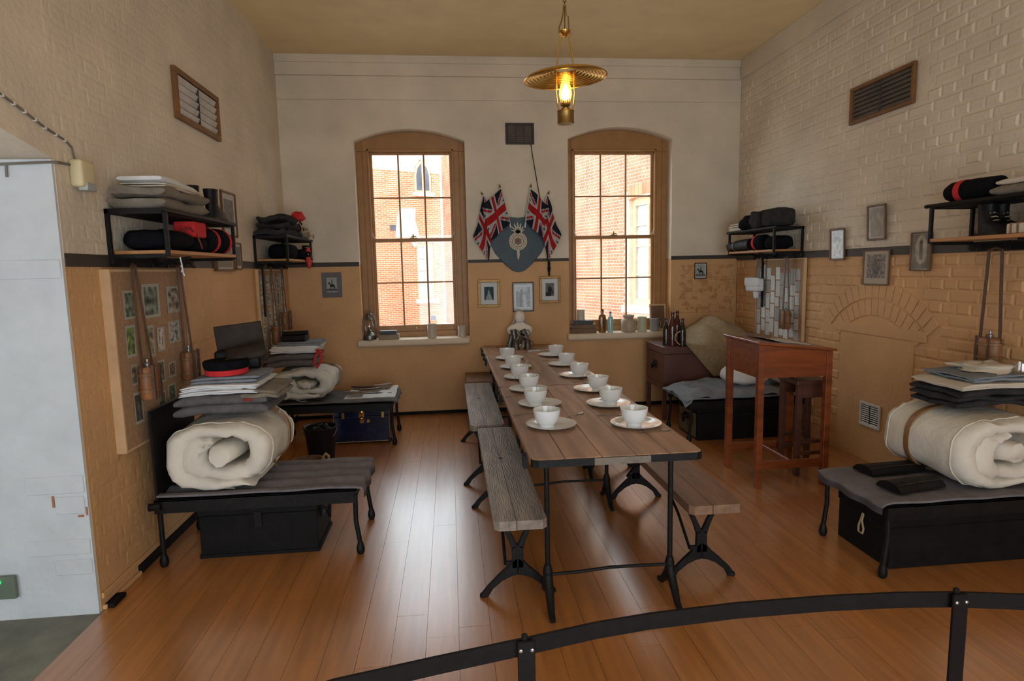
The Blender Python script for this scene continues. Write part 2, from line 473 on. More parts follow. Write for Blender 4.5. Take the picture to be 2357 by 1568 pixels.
# ceiling
struct('ceiling', MB().box(-3.7, XR+.25, YF, YB+.3, H, H+.1), m_ceil, 'plain ochre ceiling with the hanging lamp')

# back wall with two arched window openings
OPEN = [(-.97, .205, .86, 2.985, 3.11), (1.335, 2.52, .86, 3.01, 3.135)]
def arch_pts(x0, x1, zs, zc, n=16):
    c = (x0+x1)/2; hw = (x1-x0)/2; rise = zc-zs; rad = (hw*hw+rise*rise)/(2*rise); zc0 = zc-rad
    a = math.asin(hw/rad)
    return [(c+rad*math.sin(t), zc0+rad*math.cos(t)) for t in [(-a+2*a*i/n) for i in range(n+1)]]
bwl = MB(); fy = lambda u, v, w: (u, w, v)
Y1 = YB+.36
for a, b in ((XL-.3, -.97), (.205, 1.335), (2.52, XR+.3)):
    bwl.box(a, b, YB, Y1, -.5, H)
for x0, x1, zs, zsp, zc in OPEN:
    bwl.box(x0, x1, YB, Y1, -.5, zs)
    ar = arch_pts(x0, x1, zsp, zc)
    bwl.prism(ar + [(x1, H), (x0, H)], fy, YB, Y1)
wb_ = struct('wall_back', bwl, m_wall, 'back wall painted white above and orange below a black line, with two windows')
# patch of flaking bricks low on the right of the back wall
brick_field(wb_, 2.62, 3.28, 1.05, 1.62, lambda u, z: (u, YB, z), lambda a, b, d: (a, -d, b), m_peel, .005, lambda u, z: u, 60)
# stepped bands under the ceiling
t = MB().box(XL, XR, YB-.03, YB, 3.64, H); t.box(XL, XR, YB-.016, YB, 3.40, 3.64); t.box(XL, XR, YB-.045, YB, 3.765, H)
struct('trim_1', t, m_wall, 'stepped plaster band under the ceiling on the back wall', bev=.004)
t = MB().box(XR-.03, XR, 2.0, YB-.05, 3.64, H)
struct('trim_2', t, m_wall, 'plain plaster band under the ceiling on the right wall', bev=.004)
# black dado lines
t = MB().box(XL, -.97, YB-.004, YB, 1.665, ZD); t.box(.205, 1.335, YB-.004, YB, 1.678, ZD); t.box(2.52, XR, YB-.004, YB, 1.67, ZD)
struct('trim_3', t, m_dado, 'black dado line across the back wall')
t = MB().box(XL, XL+.005, 2.93, YB-.005, 1.652, ZD)
struct('trim_4', t, m_dado, 'black dado line along the left wall')
t = MB().box(XR-.012, XR, 2.0, YB-.005, 1.648, ZD-.002)
struct('trim_5', t, m_dado, 'black dado line along the right wall')

# unseen wall added behind the camera; its opening sets the fill daylight
fw_ = MB(); fw_.box(XL-.45, -.8, YF-.25, YF, -.5, H); fw_.box(2.4, XR+.3, YF-.25, YF, -.5, H); fw_.box(-.8, 2.4, YF-.25, YF, 2.5, H)
struct('wall_front_baffle', fw_, m_wall, 'added unseen wall behind the camera, its wide opening sized for the fill light')
# left wall with doorway opening
lw = MB()
lw.box(XL-.45, XL, 2.93, YB+.3, -.5, H)
lw.prism([(-.2, H), (2.93, H), (2.93, 2.125), (2.62, 2.19), (1.3, 2.30), (-.2, 2.30)], lambda u, v, w: (w, u, v), XL-.45, XL)
lw.box(XL-.45, XL, YF, -.2, -.5, H)
wl_ = struct('wall_left', lw, m_wall, 'left wall of painted brick, white above and orange below')
camd = lambda x: (lambda u, z: (u*u + (z-1.6)**2))
brick_field(wl_, 2.95, YB-.01, .1, 3.8, lambda u, z: (XL, u, z), lambda a, b, d: (d, a, b), m_wall, .0018,
            lambda u, z: u*u*.6 + (z-2.0)**2*1.2, 240, seed=5, skip=lambda a, b, z, z1: 4.15 < (a+b)/2 < 5.0 and 2.52 < z < 3.0)
# white jamb of the doorway facing the camera, with a few loose bricks
jb = MB().box(XL-1.4, XL-.003, 2.915, 3.10, -.02, 2.122)
jw = struct('wall_jamb', jb, m_jamb, 'white limewashed doorway jamb at the far left')
for x0, x1, z0, z1 in ((-2.07, -1.735, 1.60, 1.685), (-1.99, -1.735, .60, .685), (-1.87, -1.74, .50, .585), (-2.02, -1.735, .30, .375), (-1.90, -1.735, .20, .275)):
    part('brick', MB().box(x0, x1, 2.909, 2.92, z0, z1), m_jamb, jw, bev=.003)
st_ = MB()
for x0, x1, z0, z1 in ((-1.882, -1.872, .535, .59), (-1.775, -1.75, .482, .492), (-1.738, -1.731, .49, .53)): st_.box(x0, x1, 2.911, 2.92, z0, z1)
part('chipped_brick', st_, m_brick, jw, 'red brick showing where the limewash has chipped away')
# unseen end wall added to the passage to dim daylight on the jamb
struct('wall_passage_baffle', MB().box(-3.7, -3.4, -.2, 3.1, -.05, H).box(-3.4, -2.95, -.3, -.2, -.05, H).box(-2.95, -2.05, -.3, -.2, 2.1, H).box(-2.05, XL-.46, -.3, -.2, -.05, H), m_jamb, 'far wall of the side passage with an added unseen end wall that limits its daylight')

# right wall of clearly laid painted bricks with a blocked fireplace arch
rw = MB().box(XR, XR+.3, YF, YB+.3, -.5, H)
wr_ = struct('wall_right', rw, m_wall, 'right wall of rough painted brick, white above and orange below')
YA, ZA = 4.385, .62                      # centre of the fireplace arch circle
RA = .565
def askip(a, b, z, z1):
    y = (a+b)/2; zz = (z+z1)/2
    if 3.95 < y < 4.82 and zz < 1.05: return True
    if math.hypot(y-YA, zz-ZA) < RA+.275 and zz > 1.0: return True
    return 4.03 < y < 4.82 and 2.66 < zz < 3.02
brick_field(wr_, 2.3, YB-.01, .04, 3.62, lambda u, z: (XR, u, z), lambda a, b, d: (-d, a, b), m_wall, .0078,
            lambda u, z: abs(u-4.3)*.8 + abs(z-1.4)*.55, 262, skip=askip, seed=9)
for ring, (r0, r1) in enumerate(((RA, RA+.125), (RA+.137, RA+.262))):
    n = 15 if ring == 0 else 17
    for i in range(n):
        a0 = math.radians(40) + math.radians(100)*i/n; a1 = math.radians(40) + math.radians(100)*(i+.9)/n
        mb = MB()
        pl = [(YA+r*math.cos(t), ZA+r*math.sin(t)) for r, t in ((r0, a0), (r1, a0), (r1, a1), (r0, a1))]
        mb.prism(pl, lambda u, v, w: (w, u, v), XR+.001, XR-.009)
        part('arch_brick', mb, m_wall, wr_, bev=.002)
# infill under the arch and lintel over the boarded fireplace
ip = [(YA+(RA-.01)*math.cos(math.radians(a)), ZA+(RA-.01)*math.sin(math.radians(a))) for a in range(46, 135, 8)]
part('arch_infill', MB().prism(ip, lambda u, v, w: (w, u, v), XR+.001, XR-.005), m_wall, wr_, bev=.002)
part('lintel', MB().box(XR-.012, XR+.001, 3.86, 4.86, 1.025, 1.105), m_wall, wr_, bev=.004)

# skirting
struct('baseboard_back', MB().box(XL, XR, YB-.012, YB, 0, .035), m_blackpaint, 'thin black skirting along the back wall')
t = MB().box(XL, XL+.014, 3.28, YB-.012, .0, .055)
struct('baseboard_left', t, m_blackpaint, 'black skirting along the left wall behind the beds')
t = MB().box(XL, XL+.02, 2.935, 3.28, 0, .022); t.box(XL, XL+.012, 2.935, YB-.013, .056, .085)
struct('trim_6', t, m_wall, 'rough plaster ledge over the left skirting', bev=.004)
single('skirting_stub', MB().box(XL+.001, XL+.05, 2.945, 3.06, 0, .022), m_blackpaint, 'short broken black stub of skirting beside the white jamb', 'skirting', bev=.004)

# ------------------------------------------------------------ windows
def window(n, o, gx0, gx1, label):
    x0, x1, zs, zsp, zc = o
    yf = 6.86
    w = thing('window_%d' % n, label, None, ((x0+x1)/2, yf, zs), kind='structure')
    fr = MB(); gz0, gz1 = .995, 2.875
    ix0, ix1 = gx0-.028, gx1+.028
    ar = arch_pts(x0, x1, zsp, zc)
    fr.box(x0, ix0, yf, yf+.12, zs, 2.904); fr.box(ix1, x1, yf, yf+.12, zs, 2.904)
    fr.prism([(x0, 2.905), (x1, 2.905)] + ar[::-1], fy, yf, yf+.12)
    fr.box(ix0, ix1, yf, yf+.12, zs, .925)
    part('window_frame', fr, m_frame, w, bev=.004)
    bd = MB()                            # moulded staff beads round the sashes
    for a in (ix0-.02, ix1): bd.box(a, a+.02, yf-.014, yf, .925, 2.925)
    bd.box(ix0-.02, ix1+.02, yf-.014, yf, 2.905, 2.925)
    for a in (x0+.06, x1-.068): bd.box(a, a+.008, yf-.008, yf, zs+.01, zsp+.02)
    part('staff_bead', bd, m_frame, w, bev=.003)
    W3 = (gx1-gx0)/3
    for nm, za, zb, yo in (('upper_sash', 1.925, 2.905, .045), ('lower_sash', .925, 1.965, .015)):
        s = MB(); y0, y1 = yf+yo, yf+yo+.032
        s.box(ix0, gx0, y0, y1, za, zb); s.box(gx1, ix1, y0, y1, za, zb)
        if nm == 'upper_sash': s.box(gx0, gx1, y0, y1, zb-.03, zb); s.box(gx0, gx1, y0, y1, za, za+.035); g0, g1, mid = za+.035, zb-.03, 2.41
        else: s.box(gx0, gx1, y0, y1, za, gz0); s.box(gx0, gx1, y0, y1, zb-.035, zb); g0, g1, mid = gz0, zb-.035, 1.475
        so = part(nm, s, m_frame, w, bev=.003)
        for k in (1, 2):
            part('glazing_bar', MB().box(gx0+W3*k-.009, gx0+W3*k+.009, y0-.002, y1, g0, g1), m_frame, so, bev=.003)
        part('glazing_bar', MB().box(gx0, gx1, y0-.001, y1, mid-.008, mid+.008), m_frame, so, bev=.003)
        for k in range(3):
            for a, b in ((g0, mid-.008), (mid+.008, g1)):
                part('pane', MB().box(gx0+W3*k+.009*(k > 0), gx0+W3*(k+1)-.009*(k < 2), y0+.016, y0+.018, a, b), m_pane, so)
    lt = MB(); c = (gx0+gx1)/2
    lt.box(c-.04, c+.04, yf+.005, yf+.03, 1.965, 1.972); lt.tube([(c-.005, yf+.01, 1.972), (c-.005, yf+.01, 2.01)], .008); lt.tube([(c-.03, yf+.01, 1.98), (c+.03, yf+.01, 1.985)], .006)
    part('sash_latch', lt, m_dbrass, w)
    lf = MB().box(c-.013, c+.013, yf-.01, yf+.015, .945, .975); part('sash_lift', lf, m_dbrass, w, bev=.003)
    ho = MB()
    for s_, xx in ((-1, ix0), (1, ix1)):
        ho.tube([(xx, yf+.005, 2.03), (xx-s_*.012, yf+.005, 1.99), (xx-s_*.03, yf+.005, 1.968)], .005, 6)
    part('sash_horn', ho, m_whitemetal, w, 'pale sash cord end')
    # deep sill with rounded nose
    sx0, sx1 = x0-.055, x1+.0
    if n == 2: sx0, sx1 = x0-.03, x1-.02
    sl = MB().box(sx0, sx1, YB-.075, YB-.002, .785, .862)
    part('sill_nose', sl, m_sill, w, bev=.026, seg=4, smooth=40)
    part('sill', MB().box(x0+.002, x1-.002, YB-.03, yf+.02, .84, .8625), m_sill, w)
window(1, OPEN[0], -.806, .035, 'left arched sash window with twelve panes')
window(2, OPEN[1], 1.456, 2.342, 'right arched sash window with twelve panes')

# ------------------------------------------------------------ brick buildings outside
DR = Vector((-.35322, .93554, 0)); DL = Vector((.88314, .46911, 0))
PR = Vector((3.8651, 13.9171, 0)); PL = Vector((-2.1334, 24.5576, 0))
NR = Vector((-DR.y, DR.x, 0)); NL = Vector((DL.y, -DL.x, 0))     # outward, towards the courtyard
def plane_fn(P0, D, N): return lambda u, z, d=0: tuple(P0 + D*u + N*d + Vector((0, 0, z)))
fR, fL = plane_fn(PR, DR, NR), plane_fn(PL, DL, NL)
# right hand wing
rb = thing('brick_wing', 'near brick wing seen through the right window, with a tan sash window', 'building', tuple(PR))
m1 = MB()
for a, b, z0, z1 in ((-4, -1.62, -.6, 6.2), (-1.62, -.52, -.6, .72), (-1.62, -.52, 3.12, 6.2), (-.52, 11.5, -.6, 6.2)):
    m1.prism([(a, z0), (b, z0), (b, z1), (a, z1)], fR, 0, -.4)
part('wall', m1, m_mortar, rb)
def uvR(a, b, d): return tuple(DR*a + NR*d + Vector((0, 0, b)))
brick_field(rb, -2.2, 2.6, .1, 4.9, lambda u, z: fR(u, z), uvR, m_brick, .006, lambda u, z: u+2.2 + abs(z-2.2)*.8, 290,
            skip=lambda a, b, z, z1: b > -1.66 and a < -.48 and z1 > .5 and z < 3.2, ch=.0755, gap=.010, seed=21)
brick_field(rb, 2.6, 11.5, -.5, 6.1, lambda u, z: fR(u, z), uvR, m_brick, .006, lambda u, z: 1, 0, ch=.0755, gap=.010, seed=22)
wf = MB()
for a, b, z0, z1 in ((-1.62, -1.52, .72, 3.12), (-.64, -.52, .72, 3.12), (-1.52, -.64, 2.95, 3.12), (-1.52, -.64, .72, .88), (-1.10, -1.05, .88, 2.95)):
    wf.prism([(a, z0), (b, z0), (b, z1), (a, z1)], fR, -.10, -.22)
wfo = part('window_frame', wf, m_xframe, rb)
for z in (1.40, 2.04, 2.50):
    part('glazing_bar', MB().prism([(-1.52, z), (-.64, z), (-.64, z+.04), (-1.52, z+.04)], fR, -.12, -.17), m_xframe, wfo)
for a, b, mm in ((-1.05, -.64, m_xglass), (-1.52, -1.10, m_brick)):
    part('pane', MB().prism([(a, .88), (b, .88), (b, 2.95), (a, 2.95)], fR, -.16, -.17), m_xglass2, wfo)
part('window_sill', MB().prism([(-1.7, .58), (-.38, .58), (-.38, .73), (-1.7, .73)], fR, .10, -.2), m_stone, rb)
for i in range(9):
    a = -1.64 + i*.128
    part('arch_brick', MB().prism([(a, 3.1+.06*math.sin(PI*i/8)), (a+.115, 3.1+.06*math.sin(PI*(i+.8)/8)), (a+.115, 3.36+.06*math.sin(PI*(i+.8)/8)), (a, 3.36+.06*math.sin(PI*i/8))], fR, .008, -.1), m_brick, rb)
# left building across the courtyard
lb = thing('brick_hall', 'brick building across the courtyard, seen through the left window, with a pointed window', 'building', tuple(PL))
m2 = MB()
for a, b, z0, z1 in ((-6, .95, -.6, 5.55), (1.72, 2.1, -.6, 5.55), (.95, 1.72, -.6, .45), (.95, 1.72, 2.75, 4.78)):
    m2.prism([(a, z0), (b, z0), (b, z1), (a, z1)], fL, 0, -.5)
def brick_tex(name):
    M = bpy.data.materials.new(name); M.use_nodes = True; nt = M.node_tree; N = nt.nodes; L = nt.links; b = N['Principled BSDF']
    b.inputs['Roughness'].default_value = .9
    tc = N.new('ShaderNodeTexCoord'); sp = N.new('ShaderNodeSeparateXYZ'); L.new(tc.outputs['Object'], sp.inputs[0])
    ad = N.new('ShaderNodeMath'); ad.operation = 'MULTIPLY'; ad.inputs[1].default_value = 1.132; L.new(sp.outputs['X'], ad.inputs[0])
    cb = N.new('ShaderNodeCombineXYZ'); L.new(ad.outputs[0], cb.inputs['X']); L.new(sp.outputs['Z'], cb.inputs['Y'])
    br = N.new('ShaderNodeTexBrick'); L.new(cb.outputs[0], br.inputs['Vector']); br.inputs['Scale'].default_value = 1
    br.inputs['Brick Width'].default_value = .235; br.inputs['Row Height'].default_value = .077; br.inputs['Mortar Size'].default_value = .010
    br.inputs['Color1'].default_value = (.50, .17, .075, 1); br.inputs['Color2'].default_value = (.60, .26, .13, 1); br.inputs['Mortar'].default_value = (.72, .52, .38, 1)
    L.new(br.outputs['Color'], b.inputs['Base Color'])
    bp = N.new('ShaderNodeBump'); bp.inputs['Strength'].default_value = .3; L.new(br.outputs['Fac'], bp.inputs['Height']); bp.invert = True; L.new(bp.outputs[0], b.inputs['Normal'])
    return M
part('wall', m2, brick_tex('far_brickwork'), lb)
ur = MB()
for a, b, z0, z1 in ((-6, .98, 5.55, 6.9), (1.70, 2.1, 5.55, 6.9), (.98, 1.70, 6.05, 6.9)):
    ur.prism([(a, z0), (b, z0), (b, z1), (a, z1)], fL, .02, -.5)
part('rendered_band', ur, m_render, lb)
gf = MB()                                # pointed window
def gothic(i): return [(.96+i, 4.74+i), (1.70-i, 4.74+i), (1.70-i, 5.45), (1.60-i*.8, 5.80-i*.4), (1.33, 6.08-i*1.3), (1.06+i*.8, 5.80-i*.4), (.96+i, 5.45)]
gf.prism(gothic(0), fL, .0, -.2)
go = part('pointed_window_frame', gf, m_xframe, lb)
for sgn in (0, 1):
    q = [(1.05, 4.85), (1.29, 4.85), (1.29, 5.92), (1.12, 5.72), (1.05, 5.42)]
    if sgn: q = [(2.66-a, b) for a, b in q][::-1]
    part('pane', MB().prism(q, fL, .012, 0), m_xglass, go)
part('pointed_sill', MB().prism([(.88, 4.62), (1.78, 4.62), (1.78, 4.75), (.88, 4.75)], fL, .1, -.1), m_stone, lb)
sw = MB()
for a, b, z0, z1 in ((.95, 1.03, .45, 2.75), (1.64, 1.72, .45, 2.75), (1.03, 1.64, 2.6, 2.75), (1.03, 1.64, .45, .58), (1.03, 1.64, 1.62, 1.69), (1.31, 1.36, .58, 2.6), (1.03, 1.64, 2.12, 2.15), (1.03, 1.64, 1.10, 1.13)):
    sw.prism([(a, z0), (b, z0), (b, z1), (a, z1)], fL, -.08, -.2)
so = part('sash_window_frame', sw, m_xframe, lb)
for a, b in ((1.03, 1.31), (1.36, 1.64)):
    for z0, z1 in ((.58, 1.10), (1.13, 1.62), (1.69, 2.12), (2.15, 2.6)):
        part('pane', MB().prism([(a, z0), (b, z0), (b, z1), (a, z1)], fL, -.13, -.15), m_xglass2, so)
part('sash_sill', MB().prism([(.84, .28), (1.83, .28), (1.83, .45), (.84, .45)], fL, .12, -.1), m_stone, lb)
part('whitewashed_patch', MB().prism([(.05, 2.95), (1.1, 2.95), (1.0, 3.4), (.93, 3.6), (.96, 4.12), (.28, 4.1), (.2, 3.9), (.12, 3.6)], fL, .012, -.01), m_stone, lb, 'white painted patch on the brick wall')
part('air_vent', MB().prism([(-.17, 3.22), (.07, 3.22), (.07, 3.44), (-.17, 3.44)], fL, .02, -.01), m_xglass, lb)
part('low_vent', MB().prism([(1.48, -.44), (1.7, -.44), (1.7, -.26), (1.48, -.26)], fL, .02, -.01), m_xglass, lb)
single('courtyard_ground', MB().box(-14, 14, YB+.36, 30, -.75, -.6), m_paving, 'pale courtyard paving beyond the windows', 'ground', kind='structure')
wlp = fL(.75, 2.75, .25)
wlm = thing('wall_lantern', 'small white lantern on the far brick wall beyond the left window', 'lantern', fL(.75, 2.55, .25))
part('lantern_body', MB().lathe([(.02, -.2), (.09, -.12), (.12, .05), (.13, .08), (.03, .14)], wlp, 8), m_stone, wlm)
part('bracket', MB().bar(fL(.75, 2.88, 0), fL(.75, 2.88, .25), .03, .03), m_iron, wlm)

# ------------------------------------------------------------ mess tables
ZT = .755
def trestle(root, y, x0=.42, x1=1.02, sgn=1):
    lg = None
    for x in (x0, x1):
        mb = MB()
        mb.tube([(x, y, .16), (x, y, .45), (x, y, ZT-.04)], .0125, 10)
        l = part('leg', mb, m_iron, root, smooth=40)
        ft = MB()
        ft.tube([(x-.004, y-.16, .009), (x-.003, y-.115, .024), (x, y-.05, .085), (x, y, .15), (x, y, .19)], [.014, .016, .021, .023, .017], 8)
        ft.tube([(x+.004, y+.15, .009), (x+.002, y+.105, .024), (x, y+.045, .085), (x, y, .145)], [.014, .016, .020, .021], 8)
        ft.lathe([(.020, .145), (.024, .16), (.024, .17), (.016, .20)], (x, y, 0), 10)
        part('foot', ft, m_iron, root, smooth=50)
    xm = (x0+x1)/2
    part('stretcher', MB().tube([(x0, y, .15), (x0+.15, y, .153), (xm, y, .165), (x1-.12, y, .163), (x1, y, .16)], .008, 8), m_iron, root, smooth=60)
    part('top_rail', MB().box(x0-.05, x1+.05, y-.014, y+.014, ZT-.062, ZT-.034), m_iron, root)
def mess_table(y0, y1, label, trs, front_cap=False, x0=.333, x1=1.133):
    t = thing('mess_table', label, 'table', ((x0+x1)/2, (y0+y1)/2, 0), 'mess tables set end to end')
    ws = [.155, .17, .16, .155, .16]; x = x0
    for k, w in enumerate(ws):
        a, b = x+.001, x+w-.001; x += w
        mb = MB()
        def f(u, v, a=a, b=b): return (a+(b-a)*u, y0+(y1-y0)*v, ZT-.001+.0012*nz(u*3, v*9, a*7))
        c = .035 if k in (0, 4) else 0
        pl = [(a, y0), (b, y0), (b, y1), (a, y1)]
        if k == 0: pl = [(a+c, y0), (b, y0), (b, y1), (a+c, y1), (a+.01, y1-.012), (a, y1-c), (a, y0+c), (a+.01, y0+.012)]
        if k == 4: pl = [(a, y0), (b-c, y0), (b-.01, y0+.012), (b, y0+c), (b, y1-c), (b-.01, y1-.012), (b-c, y1), (a, y1)]
        mb.prism(pl, lambda u, v, w: (u, v, w), ZT-.036, ZT)
        part('table_board', mb, m_table, t, bev=.0035)
    bt = MB()
    for yy in (y0+.22, y1-.22): bt.box(x0+.05, x1-.05, yy-.04, yy+.04, ZT-.06, ZT-.037)
    part('batten', bt, m_table, t)
    if front_cap:
        pl = [(x0+.001, y0+.04), (x0+.008, y0+.010), (x0+.035, y0-.003), (x1-.035, y0-.003), (x1-.008, y0+.010), (x1-.001, y0+.04), (x1-.004, y0+.04), (x1-.012, y0+.014), (x1-.037, y0+.001), (x0+.037, y0+.001), (x0+.012, y0+.014), (x0+.004, y0+.04)]
        pl = [(u, v-.002) for u, v in pl]
        part('edge_band', MB().prism(pl, lambda u, v, w: (u, v, w), ZT-.037, ZT-.003), m_iron, t)
        part('edge_plate', MB().box(.62, .88, y0-.0085, y0-.0055, ZT-.036, ZT-.004), m_wornedge, t, 'bare worn metal plate in the middle of the black edge')
    hk = MB()
    for yy in (y0+.16, y1-.16):
        hk.box(x0-.018, x0, yy-.025, yy+.025, ZT-.085, ZT-.02); hk.tube([(x0-.02, yy-.02, ZT-.01), (x0-.02, yy, ZT-.0), (x0-.02, yy+.02, ZT-.015)], .006, 6)
    part('side_catch', hk, m_iron, t)
    for y in trs: trestle(t, y)
    return t
mess_table(2.572, 4.255, 'nearest mess table, its front edge bound in black iron', (2.69, 3.88), True)
mess_table(4.275, 5.965, 'middle mess table of the row of three', (4.45, 5.80))
mess_table(5.985, 6.66, 'short end of the row of mess tables against the back wall, under the bust', (6.12, 6.52))

# ------------------------------------------------------------ benches
def bench(y0, y1, x0, x1, legs, label, m, xf=.18, nb=2, strut=None):
    cx = (x0+x1)/2
    t = thing('bench', label, 'bench', (cx, (y0+y1)/2, 0), 'iron-legged benches along the mess tables')
    zt = .46; w = (x1-x0)
    mb = MB()
    gap = x0+w*.42
    def rounded(a, b, r0, r1):
        return [(a+r0, y0), (b-r1, y0), (b, y0+r1), (b, y1-r1), (b-r1, y1), (a+r0, y1), (a, y1-r0), (a, y0+r0)]
    for a, b, r0, r1 in ((x0, gap-.0008, .022, .002), (gap+.0008, x1, .002, .022)):
        part('seat_board', MB().prism(rounded(a, b, r0, r1), lambda u, v, w: (u, v, w), zt-.045, zt), m, t, bev=.006, seg=2)
    kn = MB()
    kn.lathe([(.013, zt-.002), (.013, zt+.0012)], (gap+.005, (y0+y1)/2+.1, 0), 10)
    part('bolt_hole', kn, m_iron, t, 'dark bolt head in the middle of the seat')
    for y in legs:
        lg = MB(); T = .022
        f = lambda u, v, w: (cx+u, w, v)
        lg.prism([(-.030, .14), (.030, .14), (.027, .25), (0, .262), (-.027, .25)], f, y-T/2, y+T/2)
        for s in (-1, 1):                # fork at the top, splayed feet below
            up = [(0, .255), (.027*s, .235), (.042*s, .285), (.068*s, .345), (.108*s, .415), (.080*s, .415), (.045*s, .352), (.018*s, .295)]
            lg.prism(up if s > 0 else up[::-1], f, y-T/2, y+T/2)
            ft = [(0, .195), (.030*s, .175), (.055*s, .145), (.10*s, .105), (.15*s, .055), (xf*s, .012), (xf*s, 0), ((xf-.035)*s, 0), (.125*s, .04), (.075*s, .08), (.03*s, .10), (0, .105)]
            lg.prism(ft if s > 0 else ft[::-1], f, y-T/2, y+T/2)
            lg.lathe([(.017, 0), (.019, .008), (.014, .02)], (cx+s*(xf-.012), y, 0), 8)
        lg.box(cx-.115, cx+.115, y-.025, y+.025, .407, .4145)
        part('leg', lg, m_iron, t, bev=.003)
    br = MB()
    ymid = (legs[0]+legs[1])/2
    for y, d in ((legs[0], .45), (legs[1], -.45)):
        br.tube([(cx-.06, y, .16), (cx-.06, y+d*.35, .28), (cx-.06, y+d, .415)], .008, 6)
        br.box(cx-.06, cx, y-.006, y+.006, .155, .175)
    br.box(cx-.09, cx-.06, legs[0]-.05, legs[1]+.05, .398, .414)
    part('brace', br, m_iron, t)
    return t
bench(2.61, 4.27, .165, .41, (2.80, 3.92), 'grey worn bench nearest the camera, left of the mess table', m_bench, xf=.185)
bench(4.34, 6.03, .115, .372, (4.37, 5.53), 'second grey bench on the left, behind the nearest one', m_bench, xf=.185)
bench(2.65, 4.20, 1.105, 1.372, (2.83, 3.93), 'brown bench nearest the camera, right of the mess table', m_benchw, xf=.18)
bench(4.24, 5.85, 1.105, 1.372, (4.58, 5.55), 'farther bench on the right, mostly hidden behind the mess table', m_benchw, xf=.18)
st = thing('box_stool', 'low red-brown box seat by the back wall at the end of the left benches', 'stool', (.29, 6.39, 0))
part('top', MB().box(.14, .435, 6.11, 6.67, .435, .46), m_benchw, st, bev=.004)
part('front_panel', MB().box(.165, .415, 6.13, 6.15, .0, .434), m_darkwood, st)
for x in (.155, .405): part('side_panel', MB().box(x, x+.018, 6.152, 6.64, .0, .434), m_darkwood, st)
part('back_panel', MB().box(.175, .404, 6.62, 6.64, .0, .434), m_darkwood, st)

# ------------------------------------------------------------ crockery
def make_bowl():
    t = thing('bowl', 'x', 'bowl', (0, 0, 0), 'white bowls on the mess tables')
    mb = MB().lathe([(a*1.07, b*1.06) for a, b in [(.001, .012), (.030, .012), (.034, .0), (.038, .0), (.037, .014), (.050, .026), (.060, .046), (.0665, .073), (.0685, .092), (.0655, .092), (.063, .072), (.055, .046), (.044, .028), (.025, .019), (.001, .017)]], (0,0,0), 30, caps=False)
    part('bowl_body', mb, m_china, t, smooth=50); return t
def make_plate():
    t = thing('plate', 'x', 'plate', (0, 0, 0), 'white plates under the bowls')
    mb = MB().lathe([(.001, .004), (.07, .0), (.085, .003), (.105, .010), (.135, .016), (.136, .018), (.105, .014), (.083, .007), (.07, .006), (.001, .006)], (0,0,0), 32, caps=False)
    part('plate_body', mb, m_china, t, smooth=50); return t
b0, p0 = make_bowl(), make_plate()
ordn = ['nearest the camera', 'second from the camera', 'third from the camera', 'fourth from the camera', 'fifth from the camera', 'farthest from the camera']
rows = {'left': [(.49, 3.10), (.505, 3.63), (.53, 4.13), (.515, 4.575), (.515, 5.055), (.515, 5.585)],
        'right': [(.95, 3.045), (.965, 3.575), (.99, 3.995), (.98, 4.55), (.99, 5.11), (1.0, 5.70)]}
pos_pl = {'left': [(.523, 3.14), (.535, 3.65), (.525, 4.12), (.53, 4.60), (.54, 5.12), (.54, 5.62)],
          'right': [(.97, 3.075), (.95, 3.57), (.965, 4.15), (.965, 4.64), (.97, 5.18), (.965, 5.74)]}
first = True
for sd in ('left', 'right'):
    for k in range(6):
        bx, by = rows[sd][k]; px, py = pos_pl[sd][k]
        px, py = bx + max(-.03, min(.03, px-bx)), by + max(-.035, min(.035, py-by))
        lb_ = 'white china bowl %s in the %s row on the mess tables' % (ordn[k], sd)
        lp_ = 'white plate under the bowl %s in the %s row' % (ordn[k], sd)
        if first: b0.location = (bx, by, ZT+.0065); p0.location = (px, py, ZT+.0005); b0['label'] = lb_; p0['label'] = lp_; first = False
        else: copy_tree(b0, (bx, by, ZT+.0065), lb_); copy_tree(p0, (px, py, ZT+.0005), lp_)
def spoon(p, ang, label, tilt=0, L=.17):
    mb = MB(); s = MB()
    s.tube([(-L/2, 0, .003), (-L*.1, 0, .006), (L*.25, 0, .003)], [.0045, .0025, .003], 6, sq=.5)
    rings = []
    for i in range(7):
        t = i/6; rx = .019*math.sin(PI*min(.97, max(.08, t)))**.7
        rings.append([(L*.24+t*.055, rx*math.cos(2*PI*k/10), .003+.0035*math.sin(2*PI*k/10)-.001) for k in range(10)])
    s.loft(rings)
    M = Matrix.Translation(Vector(p)) @ Matrix.Rotation(ang, 4, 'Z') @ Matrix.Rotation(tilt, 4, 'Y')
    s.xf(M)
    return single('spoon', s, m_steel, label, 'spoon', 'spoons on the mess tables', smooth=50)
spoon((1.02, 2.93, ZT), .15, 'dull spoon lying in front of the nearest right plate')
spoon((.42, 3.42, ZT), .35, 'spoon lying behind the nearest left plate')
spoon((.42, 3.93, ZT), .3, 'spoon lying behind the second left plate')
spoon((.68, 3.33, ZT+.001), .7, 'spoon lying right of the nearest left bowl')
spoon((.90, 3.30, ZT), -.2, 'spoon lying behind the nearest right plate')
spoon((.97, 4.36, ZT), .25, 'spoon between the third and fourth right plates')
spoon((.93, 4.88, ZT), .2, 'spoon between the fourth and fifth right plates')
spoon((.90, 5.42, ZT), .1, 'spoon between the two farthest right plates')
spoon((.535, 4.60, ZT+.075), 2.6, 'dark spoon standing in the fourth left bowl', tilt=.85)
spoon((.545, 4.14, ZT+.06), 2.4, 'spoon handle showing over the rim of the third left bowl', tilt=.7, L=.14)
